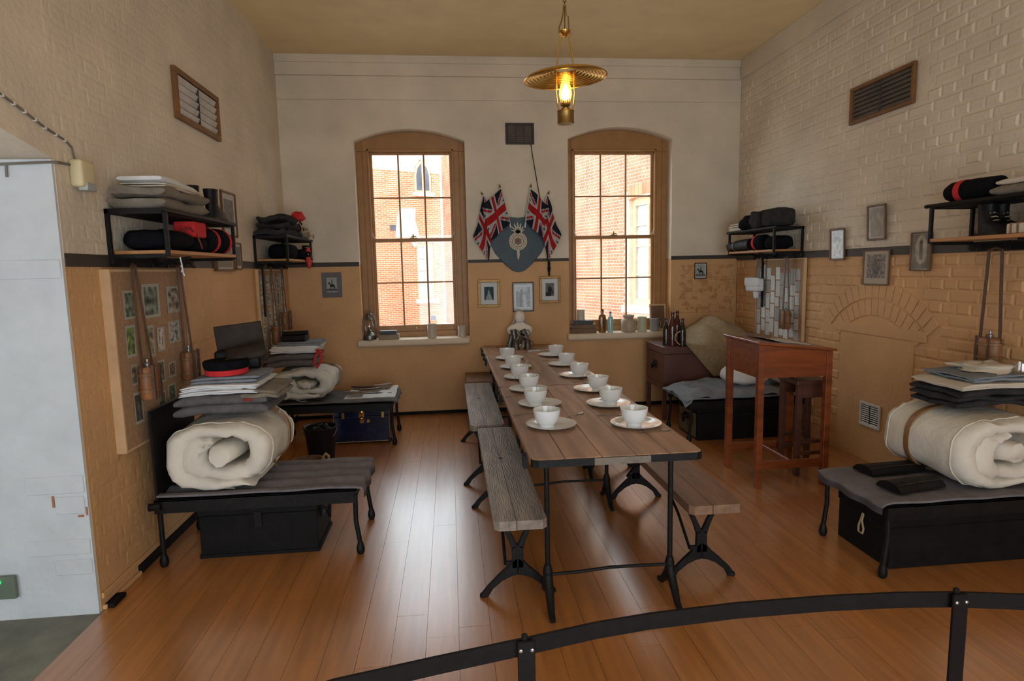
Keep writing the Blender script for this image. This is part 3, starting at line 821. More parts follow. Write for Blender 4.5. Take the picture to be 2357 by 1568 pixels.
kn = MB(); kn.bar((.78, 6.08, ZT+.006), (.90, 6.105, ZT+.006), .018, .012); kn.bar((.90, 6.105, ZT+.006), (1.03, 6.13, ZT+.006), .02, .004)
single('bread_knife', kn, m_sheet, 'pale-handled knife lying at the far end of the tables', 'knife')
# pewter mugs heaped before the bust
def mug(c, ax, label, r=.036, h=.10):
    mb = MB().lathe([(.001, .0), (r, 0), (r*1.02, .004), (r*.95, h*.5), (r*.93, h*.95), (r*.98, h), (r*.88, h), (r*.86, h*.2), (.001, .01)], (0,0,0), 18, caps=False)
    hd = MB().tube([(r*.93, 0, h*.82), (r*1.5, 0, h*.8), (r*1.75, 0, h*.55), (r*1.5, 0, h*.28), (r*.95, 0, h*.2)], .005, 6)
    q = Vector((0,0,1)).rotation_difference(Vector(ax).normalized()).to_matrix().to_4x4()
    Mx = Matrix.Translation(Vector(c)) @ q
    t = thing('tin_mug', label, 'mug', c, 'dark tin mugs heaped in front of the bust')
    part('mug_body', mb.xf(Mx), m_pewter, t, smooth=50); part('handle', hd.xf(Mx), m_pewter, t, smooth=50)
mug((.675, 6.27, ZT), (0, 0, 1), 'upright tin mug at the front left of the heap')
mug((.80, 6.29, ZT), (0, 0, 1), 'upright tin mug at the front right of the heap')
mug((.70, 6.24, ZT+.085), (.35, -.45, .75), 'tin mug tilted open end up in the middle of the heap')
mug((.605, 6.36, ZT+.002), (.22, 0, 1), 'tall tin mug leaning at the left of the heap', h=.15)
mug((.67, 6.37, ZT+.104), (-.1, .1, 1), 'tin mug standing at the back left of the heap', h=.10)
mug((.80, 6.38, ZT+.095), (-.35, .05, .9), 'tin mug leaning left at the back right of the heap', h=.11)
# plaster bust
bu = thing('plaster_bust', 'white plaster bust of a veiled woman at the far end of the tables', 'bust', (.745, 6.50, ZT))
bm_ = MB()
def ell(cx, cy, z, rx, ry, n=24, sup=1.0): return [(cx+rx*math.cos(2*PI*k/n), cy+ry*math.sin(2*PI*k/n), z) for k in range(n)]
cx_, cy_ = .745, 6.50
prof = [(0, .07, .06), (.03, .068, .058), (.045, .045, .04), (.07, .05, .042), (.085, .09, .055), (.13, .120, .075), (.17, .138, .08), (.205, .138, .075), (.230, .115, .06), (.250, .070, .048), (.266, .042, .040), (.29, .038, .040)]
bm_.loft([ell(cx_, cy_, ZT+z, rx, ry) for z, rx, ry in prof])
part('shoulders', bm_, m_marble, bu, smooth=70)
hd = MB()
hp = [(.265, .030, .034, -.006), (.28, .042, .050, -.012), (.30, .050, .056, -.012), (.325, .053, .060, -.008), (.35, .051, .060, -.004), (.372, .042, .052, 0), (.387, .025, .034, .002), (.394, .008, .01, .002)]
hd.loft([ell(cx_, cy_+o, ZT+z, rx, ry) for z, rx, ry, o in hp])
hd.loft([ell(cx_, cy_-.062+.006*abs(z-.318)/.02, ZT+z, r, r*1.3, 8) for z, r in ((.300, .003), (.306, .009), (.318, .006), (.338, .003))])   # nose
hd.lathe([(.001, -.006), (.012, 0), (.001, .006)], (cx_, cy_-.066, ZT+.291), 8, ey=.5)
for s in (-1, 1): hd.lathe([(.001, -.006), (.009, 0), (.001, .006)], (cx_+s*.02, cy_-.060, ZT+.331), 8, ey=.5)
part('head', hd, m_marble, bu, smooth=70)
vl = MB()                                # veil falling from the crown to the shoulders
vr = []
for z, rx, ry in ((.399, .010, .012), (.392, .034, .040), (.372, .050, .056), (.345, .056, .058), (.315, .058, .056), (.285, .064, .056), (.255, .080, .060), (.225, .105, .068)):
    vr.append([(cx_+(rx+.004*math.sin(9*a))*math.cos(a), cy_+.020+(ry)*math.sin(a), ZT+z) for a in [(-.10+ (PI+.20)*k/20) for k in range(21)]])
for k in range(len(vr)-1):
    n = 21
vl.add([p for r in vr for p in r], [(i*21+k, i*21+k+1, (i+1)*21+k+1, (i+1)*21+k) for i in range(len(vr)-1) for k in range(20)])
part('veil', vl, m_marble, bu, smooth=70)

# ------------------------------------------------------------ hanging lamp
lx, ly = .745, 3.80
la = thing('hanging_oil_lamp', 'brass hanging oil lamp with a wide ribbed reflector, lit', 'lamp', (lx, ly, H))
tilt = Matrix.Translation(Vector((lx, ly, 2.775))) @ Matrix.Rotation(math.radians(-3), 4, 'Y') @ Matrix.Rotation(math.radians(2), 4, 'X')
pr = []
for i in range(91):
    t = i/90; r = .058+t*(.25-.058); pr.append((r, .042*(1-t)**1.3 + .0065*math.sin(t*PI*18) - .010))
pr2 = [(r, z-.0018) for r, z in pr[::-1]]
pr += [(.256, -.016), (.258, -.020), (.254, -.023)]
part('reflector', MB().lathe(pr+pr2, (0,0,0), 56, caps=False).xf(tilt), m_brass, la, smooth=60)
ch = MB().lathe([(.026, 2.602), (.031, 2.625), (.0395, 2.66), (.037, 2.69), (.026, 2.73), (.0225, 2.77), (.0225, 2.84)], (lx, ly, 0), 22, caps=False)
part('glass_chimney', ch, m_chimney, la, smooth=60)
part('flame', MB().lathe([(.002, 2.625), (.018, 2.632), (.025, 2.652), (.025, 2.672), (.017, 2.692), (.006, 2.715), (.002, 2.73)], (lx, ly, 0), 14), m_flame, la, smooth=60)
part('burner', MB().lathe([(.024, 2.572), (.026, 2.58), (.017, 2.588), (.031, 2.596), (.031, 2.606), (.022, 2.612), (.022, 2.622), (.012, 2.622)], (lx, ly, 0), 20), m_dbrass, la, smooth=40)
gl = MB()
for k in range(14):
    a = 2*PI*k/14; gl.bar((lx+.030*math.cos(a), ly+.030*math.sin(a), 2.606), (lx+.033*math.cos(a), ly+.033*math.sin(a), 2.63), .005, .002)
part('gallery', gl, m_dbrass, la)
part('font', MB().lathe([(.001, 2.487), (.050, 2.487), (.053, 2.492), (.051, 2.50), (.051, 2.556), (.054, 2.561), (.050, 2.566), (.022, 2.57), (.001, 2.57)], (lx, ly, 0), 28), m_dbrass, la, smooth=40)
for s in (-1, 1):
    part('harp_arm', MB().tube([(lx+s*.040, ly, 2.56), (lx+s*.052, ly, 2.61), (lx+s*.058, ly, 2.67), (lx+s*.052, ly, 2.74), (lx+s*.050, ly, 2.82), (lx+s*.044, ly, 2.90), (lx+s*.026, ly, 2.985), (lx+s*.033, ly, 3.02)], .0042, 8), m_brass, la, smooth=60)
part('smoke_bell', MB().lathe([(.001, 3.002), (.012, 3.0), (.030, 3.018), (.036, 3.032), (.030, 3.036), (.010, 3.045), (.001, 3.05)], (lx, ly, 0), 20), m_brass, la, smooth=50)
rg = MB()
rg.tube([(lx-.034, ly, 3.02), (lx-.036, ly, 3.05), (lx-.02, ly, 3.09), (lx-.008, ly, 3.14), (lx-.006, ly, 3.18)], .0045, 8)
rg.tube([(lx+.034, ly, 3.02), (lx+.024, ly, 3.05), (lx+.022, ly, 3.115), (lx+.010, ly, 3.122), (lx+.006, ly, 3.18)], .004, 8)
rg.tube([(lx, ly, 3.045), (lx, ly, 3.18)], .003, 6)
part('hanger', rg, m_dbrass, la, smooth=60)
chn = MB(); z = 3.185; k = 0
while z < H-.02:
    a = 0 if k % 2 else PI/2
    pts = [(lx+.009*math.cos(t)*math.cos(a), ly+.009*math.cos(t)*math.sin(a), z+.018*math.sin(t)) for t in [2*PI*i/10 for i in range(10)]]
    chn.tube(pts, .0032, 6, closed=True); z += .028; k += 1
part('chain', chn, m_dbrass, la, smooth=60)
part('ceiling_rose', MB().lathe([(.001, H-.02), (.03, H-.018), (.05, H-.006), (.052, H)], (lx, ly, 0), 20), m_dbrass, la, smooth=50)
pl_ = bpy.data.lights.new('lamp_light', 'POINT'); pl_.energy = 40; pl_.color = (1.0, .66, .27); pl_.shadow_soft_size = .022
plo = bpy.data.objects.new('lamp_light', pl_); COL.objects.link(plo); plo.location = (lx, ly, 2.665)

# ------------------------------------------------------------ barrier rail in front
bt_ = thing('barrier_rail', 'black metal barrier rail curving across the foreground', 'barrier', (.75, 1.74, 0))
ctl = [(-1.25, 1.12), (-.80, 1.38), (-.35, 1.56), (-.08, 1.62), (.19, 1.675), (.42, 1.725), (.60, 1.75), (.90, 1.77), (1.21, 1.77), (1.45, 1.757), (1.64, 1.735), (1.85, 1.69), (2.25, 1.56), (2.6, 1.40)]
def rail_seg(pts):
    mb = MB(); rings = []
    for i, (x, y) in enumerate(pts):
        a = Vector(pts[max(i-1, 0)]); b = Vector(pts[min(i+1, len(pts)-1)]); d = (b-a).normalized(); nn = Vector((-d.y, d.x))*.005
        rings.append([(x-nn.x, y-nn.y, .449), (x+nn.x, y+nn.y, .449), (x+nn.x, y+nn.y, .502), (x-nn.x, y-nn.y, .502)])
    return mb.loft(rings)
for a, b in ((0, 5), (4, 11), (10, 14)):
    part('rail_bar', rail_seg(ctl[a:b]), m_rail, bt_)
for x, y in ((.19, 1.668), (1.64, 1.728), (-1.25, 1.12), (2.6, 1.40)):
    d = .026
    part('post', MB().box(x-d, x+d, y-.024, y-.012, 0, .507), m_rail, bt_, bev=.002)
    part('base_plate', MB().box(x-.07, x+.07, y-.09, y+.05, 0, .008), m_rail, bt_)
    for s in (-1, 1):
        q = MB().lathe([(.0065, 0), (.006, .003), (.002, .005)], (0,0,0), 10).xf(Matrix.Translation(Vector((x+s*.017, y-.024, .482))) @ Matrix.Rotation(PI/2, 4, 'X'))
        part('bolt', q, m_steel, bt_)
    part('finial', MB().box(x-.012, x+.006, y-.012, y+.004, .50, .522), m_rail, bt_, bev=.004)

# ------------------------------------------------------------ things on the walls
FB = lambda u, v, d=0: (u, YB-d, v)             # back wall plane, d = distance proud
FLW = lambda u, v, d=0: (XL+d, u, v)            # left wall
FRW = lambda u, v, d=0: (XR-d, u, v)            # right wall
def slab(mb, fn, u0, u1, v0, v1, d0, d1, mi=0):
    P = [fn(u, v, d) for d in (d0, d1) for u, v in ((u0, v0), (u1, v0), (u1, v1), (u0, v1))]
    return mb.add(P, [(0,3,2,1),(4,5,6,7),(0,1,5,4),(1,2,6,5),(2,3,7,6),(3,0,4,7)], None, mi)
def printgrid(mb, fn, u0, u1, v0, v1, d, nx, ny, cf):
    vs = []
    for j in range(ny+1):
        for i in range(nx+1): vs.append(fn(u0+(u1-u0)*i/nx, v0+(v1-v0)*j/ny, d))
    b = len(mb.v); mb.v += vs
    for j in range(ny):
        for i in range(nx):
            a = b+j*(nx+1)+i
            mb.f.append((a, a+1, a+nx+2, a+nx+1)); mb.c.append(cf((i+.5)/nx, (j+.5)/ny)); mb.mi.append(0)
    return mb
def seg(u, v, a, b, r):
    dx, dy = b[0]-a[0], b[1]-a[1]; t = max(0, min(1, ((u-a[0])*dx+(v-a[1])*dy)/(dx*dx+dy*dy+1e-9)))
    return math.hypot(u-a[0]-dx*t, v-a[1]-dy*t) < r
def ellp(u, v, cx, cy, rx, ry): return ((u-cx)/rx)**2+((v-cy)/ry)**2 < 1
def gn(u, v, s=8, k=0): return noise.noise(Vector((u*s, v*s, k)))
def horse(u, v):
    w = .64+.04*gn(u, v, 5)
    if v < .12: return (w*.9,)*3
    if v < .24: g = .30+.15*gn(u, v, 24); return (g, g*1.0, g*.95)
    b = (ellp(u, v, .52, .46, .22, .095) or seg(u, v, (.34, .50), (.24, .66), .05) or seg(u, v, (.24, .66), (.16, .58), .035) or seg(u, v, (.36, .44), (.34, .24), .022)
         or seg(u, v, (.42, .42), (.41, .24), .022) or seg(u, v, (.66, .42), (.68, .24), .022) or seg(u, v, (.72, .42), (.73, .24), .022) or seg(u, v, (.73, .47), (.80, .30), .025)
         or seg(u, v, (.52, .52), (.52, .70), .05) or ellp(u, v, .52, .77, .035, .05) or seg(u, v, (.52, .6), (.46, .38), .025) or seg(u, v, (.52, .8), (.52, .86), .02))
    return (.10, .10, .095) if b else (w*.96, w, w*.97)
def lady(u, v):
    g = .20+.06*gn(u, v, 4)
    f = ellp(u, v, .48, .62, .09, .11) or (v < .52 and abs(u-.5) < .12+.5*(.52-v)) or ellp(u, v, .5, .80, .05, .05)
    if f: q = .62+.15*gn(u, v, 9, 3); return (q*.92, q, q)
    return (g*.75, g*1.25, g*1.45)
def officer(u, v, k=0):
    g = .42+.10*gn(u, v, 6, k)
    if ellp(u, v, .48, .80, .09, .10): return (.36, .34, .32)
    if seg(u, v, (.48, .55), (.48, .25), .22) or seg(u, v, (.66, .6), (.86, .22), .07) or (v < .3 and u < .55): q = .13+.08*gn(u, v, 14, k); return (q, q, q*.95)
    return (g, g*.98, g*.95)
def couple(u, v):
    g = .36+.22*gn(u, v, 10, 5)
    if v < .08 or v > .93 or u < .08 or u > .92: return (.68, .70, .70)
    if seg(u, v, (.38, .62), (.34, .12), .075) or ellp(u, v, .40, .76, .05, .06): return (.10, .10, .10)
    if seg(u, v, (.57, .5), (.62, .1), .10): return (.66, .66, .65)
    if ellp(u, v, .53, .66, .05, .06): return (.55, .54, .52)
    if v > .72 and u < .72: return (.58, .60, .61)
    return (g, g, g*.98)
def cross_(u, v):
    g = .50+.10*gn(u, v, 5, 8)
    if ellp(u, v, .48, .55, .34, .42): g += .16
    if seg(u, v, (.48, .75), (.48, .35), .10): g -= .2
    if ellp(u, v, .48, .76, .07, .06): g -= .12
    return (g, g*.95, g*.86)
def crowd(u, v):
    if not (.1 < u < .9 and .16 < v < .92): return (.70, .65, .58)
    g = .52+.2*gn(u, v, 13, 2)
    if ellp(u, v, .5, .5, .16, .3): g -= .08
    return (g, g*.94, g*.88)
def foliage(u, v, k=0, tone=(.5, .5, .45)):
    if not (.1 < u < .9 and .08 < v < .92): return (.66, .65, .60)
    g = .80+.85*gn(u, v, 5, k)+.3*gn(u, v, 14, k)
    return tuple(max(.06, min(.78, g*t+.10)) for t in tone)

def picture(fn, u0, u1, v0, v1, fw, fm, cf, label, mount=None, mo=.0, dep=.014, glazed=False, nx=26, ny=36, lean=0, name='framed_picture', base=0.001):
    cu, cv = (u0+u1)/2, (v0+v1)/2
    g = lambda u, v, d: fn(u, v, base + d + lean*(v-v0))
    t = thing(name, label, 'picture', g(cu, v0, 0))
    f = MB()
    for a in ((u0, u1, v0, v0+fw), (u0, u1, v1-fw, v1), (u0, u0+fw, v0+fw, v1-fw), (u1-fw, u1, v0+fw, v1-fw)): slab(f, g, *a, 0, dep)
    part('frame', f, fm, t, bev=min(.003, fw*.25))
    bk = MB(); slab(bk, g, u0+fw, u1-fw, v0+fw, v1-fw, 0, dep*.45); part('mount', bk, mount or m_paper, t)
    iw, ih = (u1-u0-2*fw), (v1-v0-2*fw)
    mx_, my_ = (mo if isinstance(mo, tuple) else (mo, mo))
    part('print', printgrid(MB(), g, u0+fw+iw*mx_, u1-fw-iw*mx_, v0+fw+ih*my_, v1-fw-ih*my_, dep*.45+.0008, nx, ny, cf), m_gprint if glazed else m_print, t)
    return t
picture(FB, .305, .552, 1.185, 1.49, .030, m_gold, lady, 'gilt-framed blue print of a lady in white, left of the trio on the back wall', m_whitemount, (.22, .20), .022)
picture(FB, .69, .932, 1.125, 1.455, .012, m_blackframe, couple, 'thin black frame with a print of two figures, above the bust', m_whitemount, .06, .014, True)
picture(FB, .995, 1.232, 1.215, 1.515, .028, m_gold, officer, 'gilt-framed print of an officer, right of the trio on the back wall', m_whitemount, (.23, .20), .022)
picture(FB, -1.375, -1.165, 1.335, 1.605, .0015, m_mount, horse, 'dark grey card mount with a small horse and rider print, left of the left window', m_mount, (.24, .20), .006, nx=44, ny=50, name='mounted_print')
picture(FB, 2.795, 2.942, 1.445, 1.63, .010, m_blackframe, horse, 'small black frame with a horse and rider print, right of the right window', m_whitemount, .05, .012, nx=40, ny=46)
FRo = lambda u, v, d=0: (XR-.012-d, u, v)
picture(FRo, 4.755, 4.95, 1.62, 1.885, .012, m_brownframe, lambda u, v: foliage(u, v, 4, (.7, .68, .6)), 'small glazed brown frame shining on the dado line of the right wall', m_whitemount, .02, .016, True, lean=.04)
picture(FRo, 4.285, 4.49, 1.765, 2.035, .014, m_brownframe, lambda u, v: tuple((.58+.12*gn(u, v, 4, 3))*c for c in (1, .95, .87)), 'glazed brown frame hung highest on the right wall', m_paper, .05, .016, True, lean=.05)
picture(FRo, 4.235, 4.525, 1.42, 1.69, .010, m_brownframe, crowd, 'wide pale print just under the dado line of the right wall', m_paper, .01, .014)
picture(FRo, 3.845, 4.03, 1.53, 1.80, .010, m_brownframe, cross_, 'brown-framed portrait of a standing figure beside the nearest right shelf', m_paper, .02, .018)
picture(FLW, 4.88, 5.19, 1.90, 2.25, .016, m_brownframe, lambda u, v: tuple(.46+.12*gn(u, v, 5, 6)*c for c in (1, .97, .9)), 'brown frame high on the left wall, half hidden behind the near shelf', m_paper, .14, .018)
picture(FLW, 4.66, 5.05, 1.63, 1.88, .016, m_brownframe, lambda u, v: (.16,)*3 if v > .62 and .2 < u < .8 else (.52, .50, .44), 'brown frame under the near left shelf, across the dado line', m_paper, .06, .03)
picture(FLW, 5.11, 5.25, 1.64, 1.86, .012, m_brownframe, lambda u, v: tuple(.42+.12*gn(u, v, 5, 9)*c for c in (1, .97, .9)), 'narrow brown frame farther along the left wall', m_paper, .1, .016)

# vents
def vent(fn, u0, u1, v0, v1, fw, fm, sm, n, label, dep=.03, cols=2, ra=.78, flip=False):
    t = thing('air_vent', label, 'vent', fn((u0+u1)/2, v0, 0))
    f = MB()
    for a in ((u0, u1, v0, v0+fw), (u0, u1, v1-fw, v1), (u0, u0+fw, v0+fw, v1-fw), (u1-fw, u1, v0+fw, v1-fw)): slab(f, fn, *a, .001, dep)
    part('frame', f, fm, t, bev=.003)
    b = MB(); slab(b, fn, u0+fw, u1-fw, v0+fw, v1-fw, .001, .004); part('backing', b, m_vent, t)
    w = (u1-u0-2*fw)/cols
    for c in range(cols):
        a0 = u0+fw+w*c+.006; a1 = u0+fw+w*(c+1)-.006
        for k in range(n):
            z = v0+fw+(v1-v0-2*fw)*(k+.1)/n; hh = (v1-v0-2*fw)/n
            d0, d1 = (dep*.7, .006) if not flip else (.006, dep*.7)
            P = [fn(a0, z, d0), fn(a1, z, d0), fn(a1, z+hh*ra, d1), fn(a0, z+hh*ra, d1)]
            P += [fn(a0, z+.003, d0+.002), fn(a1, z+.003, d0+.002), fn(a1, z+hh*ra+.003, d1+.002), fn(a0, z+hh*ra+.003, d1+.002)]
            part('slat', MB().add(P, [(0,3,2,1),(4,5,6,7),(0,1,5,4),(1,2,6,5),(2,3,7,6),(3,0,4,7)]), sm, t)
    if cols > 1:
        d = MB()
        for c in range(1, cols): slab(d, fn, u0+fw+w*c-.005, u0+fw+w*c+.005, v0+fw, v1-fw, .004, dep*.8)
        part('divider', d, m_vent, t)
vent(FLW, 4.20, 4.94, 2.61, 2.935, .036, m_ventwood, m_ventslat, 5, 'brown-framed louvred vent high on the left wall', ra=.66, flip=True)
vent(lambda u, v, d=0: (XR-.004-d, u, v), 4.08, 4.765, 2.705, 2.99, .026, m_ventwood, m_ventslat2, 7, 'brown-framed dark louvred vent high on the right wall')
vent(FB, .65, .962, 2.945, 3.17, .022, m_vent, m_ventslat2, 9, 'small dark grille at the top of the back wall between the windows', .022, 3)
# boarded fireplace
fp = thing('fireplace_board', 'painted board closing the old fireplace in the right wall', 'panel', (XR, 4.385, 0))
part('board', MB().box(XR-.010, XR-.001, 3.965, 4.785, .0, 1.02), m_wall, fp, bev=.002)
vent(lambda u, v, d=0: (XR-.0105-d, u, v), 4.25, 4.485, .29, .485, .022, m_whitemetal, m_whitemetal, 9, 'small white plastic vent grille low in the fireplace board', .014, 2, .30)
# pull cord
pc = thing('pull_cord', 'thin dark cord with a tassel hanging from the back wall grille', 'cord', (1.0, YB-.02, 2.0))
part('cord', MB().tube([(.925, YB-.012, 2.95), (.945, YB-.012, 2.80), (1.03, YB-.05, 2.25), (1.10, YB-.04, 1.68)], .0045, 6), m_iron, pc)
part('tassel', MB().lathe([(.004, 1.69), (.016, 1.66), (.013, 1.63), (.020, 1.60), (.010, 1.55), (.012, 1.52)], (1.105, YB-.03, 0), 8), m_iron, pc)

# shield with badge
sh = thing('heraldic_shield', 'blue-grey heraldic shield board with a cream badge, hung under the flags', 'shield', (.75, YB, 1.57))
half = [(.0, 2.16), (.12, 2.175), (.30, 2.19), (.335, 2.03), (.315, 1.90), (.26, 1.78), (.16, 1.66), (.07, 1.585), (.015, 1.567)]
pl = [(.765+u, v) for u, v in half] + [(.765-u, v) for u, v in half[::-1]]
part('board', MB().prism(pl[:-1] if False else pl, lambda u, v, w: (u, YB-w, v), .004, .024), m_shield, sh, bev=.005)
cxs, czs = .763, 1.905
def ringp(r0, r1, d0, d1, n=36):
    mb = MB(); rings = []
    for k in range(n):
        a = 2*PI*k/n; c, s = math.cos(a), math.sin(a)
        rings.append([(cxs+r0*c, YB-d0, czs+r0*s), (cxs+r1*c, YB-d0, czs+r1*s), (cxs+r1*c, YB-d1, czs+r1*s), (cxs+r0*c, YB-d1, czs+r0*s)])
    return mb.loft(rings, loop=True)
bd = part('badge_garter', ringp(.066, .100, .024, .032), m_badge, sh, 'cream ring of the badge')
tk = MB()
for k in range(26):
    a = 2*PI*k/26; c, s = math.cos(a), math.sin(a)
    tk.obox((cxs+.083*c, YB-.033, czs+.083*s), (.009*c, 0, .009*s), (0, .0012, 0), (-.0035*s, 0, .0035*c))
part('garter_mark', tk, m_badgebr, bd)
part('badge_rim', ringp(.058, .066, .024, .036), m_badgebr, sh)
part('badge_field', MB().lathe([(.001, .024), (.058, .024), (.058, .028), (.001, .028)], (0,0,0), 24).xf(Matrix.Translation(Vector((cxs, YB, czs))) @ Matrix.Rotation(PI/2, 4, 'X')), m_badge, sh)
rs = MB()
for k in range(6):
    a = 2*PI*k/6+.5
    rs.add(*(lambda q: (q.v, q.f))(MB().lathe([(.001, 0), (.016, .001), (.014, .006), (.001, .008)], (.028*math.cos(a), .028*math.sin(a), .028), 10).xf(Matrix.Translation(Vector((cxs, YB, czs))) @ Matrix.Rotation(PI/2, 4, 'X'))))
q = MB().lathe([(.001, 0), (.014, .002), (.001, .009)], (0, 0, .029), 10).xf(Matrix.Translation(Vector((cxs, YB, czs))) @ Matrix.Rotation(PI/2, 4, 'X')); rs.add(q.v, q.f)
part('badge_rose', rs, m_badgebr, sh)
fl_ = MB()
for a, L, w in ((-62, .085, .016), (-42, .10, .018), (-20, .115, .02), (0, .125, .02), (20, .115, .02), (42, .10, .018), (62, .085, .016)):
    t = math.radians(a); b = Vector((cxs, 0, czs+.088)); d = Vector((math.sin(t), 0, math.cos(t))); s = Vector((d.z, 0, -d.x))
    pts = [b-s*.008, b+d*L*.45-s*w*.6, b+d*L*.62-s*w*.15, b+d*L*.8-s*w*.55, b+d*L, b+d*L*.7+s*w*.4, b+d*L*.5+s*w*.7, b+s*.008]
    fl_.prism([(p.x, p.z) for p in pts], lambda u, v, w_: (u, YB-w_, v), .024, .032)
part('badge_flame', fl_, m_badge, sh)
part('badge_pendant', MB().prism([(cxs-.014, czs-.098), (cxs+.014, czs-.098), (cxs+.016, czs-.15), (cxs+.004, czs-.20), (cxs-.006, czs-.20), (cxs-.014, czs-.15)], lambda u, v, w: (u, YB-w, v), .024, .031), m_badge, sh)
# flags
def union(u, v):
    """flag design: u along the fly 0..1, v up 0..1 (2:1)"""
    x, y = (u-.5)*1.35, (v-.5)
    if abs(y) < .095 or abs(x) < .105: return (.62, .05, .06)
    if abs(y) < .16 or abs(x) < .185: return (.66, .66, .66)
    for sg in (1, -1):
        d = (y*2 - sg*x)/math.sqrt(5)
        side = (x > 0) == (sg > 0)
        o = d if x*sg > 0 else d
        off = .034 if ((x > 0) ^ (sg < 0)) else -.034
        if abs(d - off*(1 if sg > 0 else 1)) < .034: return (.60, .05, .06)
        if abs(d) < .1: return (.66, .66, .66)
    return (.045, .05, .13)
def flag(pole0, pole1, hoist, fly_dir, fly, label, swag):
    p0, p1 = Vector(pole0), Vector(pole1); d = (p1-p0).normalized()
    t = thing('union_flag', label, 'flag', pole0, 'union flags around the shield')
    part('pole', MB().tube([p0, p1], .010, 8), m_whitemount, t, smooth=60)
    part('pole_tip', MB().lathe([(.007, 0), (.012, .012), (.001, .045)], (0,0,0), 8).xf(Matrix.Translation(p1) @ Vector((0,0,1)).rotation_difference(d).to_matrix().to_4x4()), m_gold, t)
    mb = MB(); nx, ny = 44, 30
    fd = Vector(fly_dir).normalized()
    top = p1 - d*.015
    def P(u, v):
        a = top - d*hoist*(1-v)
        w = fd*fly*u
        fold = .010*math.sin(u*9+v*2.5+swag)*min(1, u*3) + .010*math.sin(u*17+v*4)
        return a + w + Vector((.012*math.sin(u*8+v*3+swag)*u, -abs(.022+fold)-.012, 0))
    b = 0
    for j in range(ny+1):
        for i in range(nx+1): mb.v.append(tuple(P(i/nx, j/ny)))
    for j in range(ny):
        for i in range(nx):
            a = j*(nx+1)+i; mb.f.append((a, a+1, a+nx+2, a+nx+1)); mb.c.append(union((i+.5)/nx, (j+.5)/ny)); mb.mi.append(0)
    part('flag_cloth', mb, m_flag, t, smooth=60)
flag((.57, YB-.05, 2.05), (.385, YB-.05, 2.405), .30, (-.26, -.03, -1), .45, 'outermost union flag on the left of the shield', 0)
flag((.68, YB-.085, 2.05), (.575, YB-.085, 2.475), .38, (-.70, -.05, -.60), .27, 'inner union flag on the left of the shield', 1.3)
flag((.835, YB-.085, 2.05), (.905, YB-.085, 2.475), .36, (.66, -.05, -.66), .27, 'inner union flag on the right of the shield', 2.1)
flag((.94, YB-.05, 2.05), (1.10, YB-.05, 2.405), .31, (.30, -.03, -1), .45, 'outermost union flag on the right of the shield', 3.3)

# sensor, cables, switch on the left
sn = thing('motion_sensor', 'cream plastic sensor on the left wall above the white jamb', 'sensor', (XL, 3.08, 2.005))
part('housing', MB().box(XL+.001, XL+.06, 3.025, 3.135, 2.02, 2.145), m_plastic, sn, bev=.014, seg=3, smooth=40)
part('sensor_lens', MB().box(XL+.02, XL+.064, 3.05, 3.13, 2.006, 2.045), m_gplastic, sn, bev=.006, seg=2, label='grey lens')
cb = thing('wall_cable', 'clipped cable running along the left wall above the doorway', 'cable', (XL, 2.8, 2.3))
cpts = [(XL+.007, 1.9, 2.50), (XL+.007, 2.3, 2.40), (XL+.007, 2.64, 2.318), (XL+.007, 2.74, 2.292), (XL+.007, 2.86, 2.255), (XL+.007, 3.02, 2.222), (XL+.007, 3.06, 2.20), (XL+.007, 3.075, 2.146)]
part('cable', MB().tube(cpts, .0048, 6), m_cable, cb)
for y, z in ((2.64, 2.318), (2.70, 2.302), (2.76, 2.286), (2.82, 2.268), (2.88, 2.249), (2.95, 2.236), (3.01, 2.224)):
    part('clip', MB().box(XL+.001, XL+.014, y-.004, y+.004, z-.008, z+.007), m_whitemetal, cb)
c2 = MB().tube([(-2.9, 2.907, 2.085), (-1.95, 2.907, 2.099), (-1.74, 2.907, 2.108), (-1.715, 2.93, 2.112), (-1.715, 3.03, 2.118)], .006, 6)
c2.tube([(-1.908, 2.906, 2.10), (-1.91, 2.906, 2.045)], .005, 6)
single('jamb_cable', c2, m_cable, 'thin cable along the top of the white jamb', 'cable')
sw_ = thing('wall_socket', 'grey-green switch plate with a green light low on the white jamb', 'switch', (-2.13, 2.91, .11))
part('plate', MB().box(-2.20, -2.068, 2.885, 2.907, .112, .222), m_switch, sw_, bev=.006, seg=2)
part('indicator_light', MB().lathe([(.010, 0), (.009, .006), (.002, .008)], (0,0,0), 12).xf(Matrix.Translation(Vector((-2.137, 2.885, .199))) @ Matrix.Rotation(PI/2, 4, 'X')), m_led, sw_)

# ------------------------------------------------------------ pin boards
def pinboard(fn, u0, u1, v0, v1, label, cards, dep=.03, edge=.012):
    t = thing('pin_board', label, 'board', fn((u0+u1)/2, v0, 0))
    b = MB(); slab(b, fn, u0+edge, u1-edge, v0+edge, v1-edge, .002, dep-.003); part('board', b, m_cork, t)
    f = MB()
    for a in ((u0, u1, v0, v0+edge), (u0, u1, v1-edge, v1), (u0, u0+edge, v0+edge, v1-edge), (u1-edge, u1, v0+edge, v1-edge)): slab(f, fn, *a, .002, dep)
    part('edge', f, m_boardedge, t)
    for k, (a, b_, c, d, cf) in enumerate(cards):
        mb = MB(); lift = dep-.003+.001*(k % 3)
        g = lambda u, v, dd: fn(u, v, dd + .006*max(0, (v-c)/(d-c)-.6)*(k % 2))
        printgrid(mb, g, a, b_, c, d, lift+.0012, 16, 22, cf)
        part('pinned_card', mb, m_print, t)
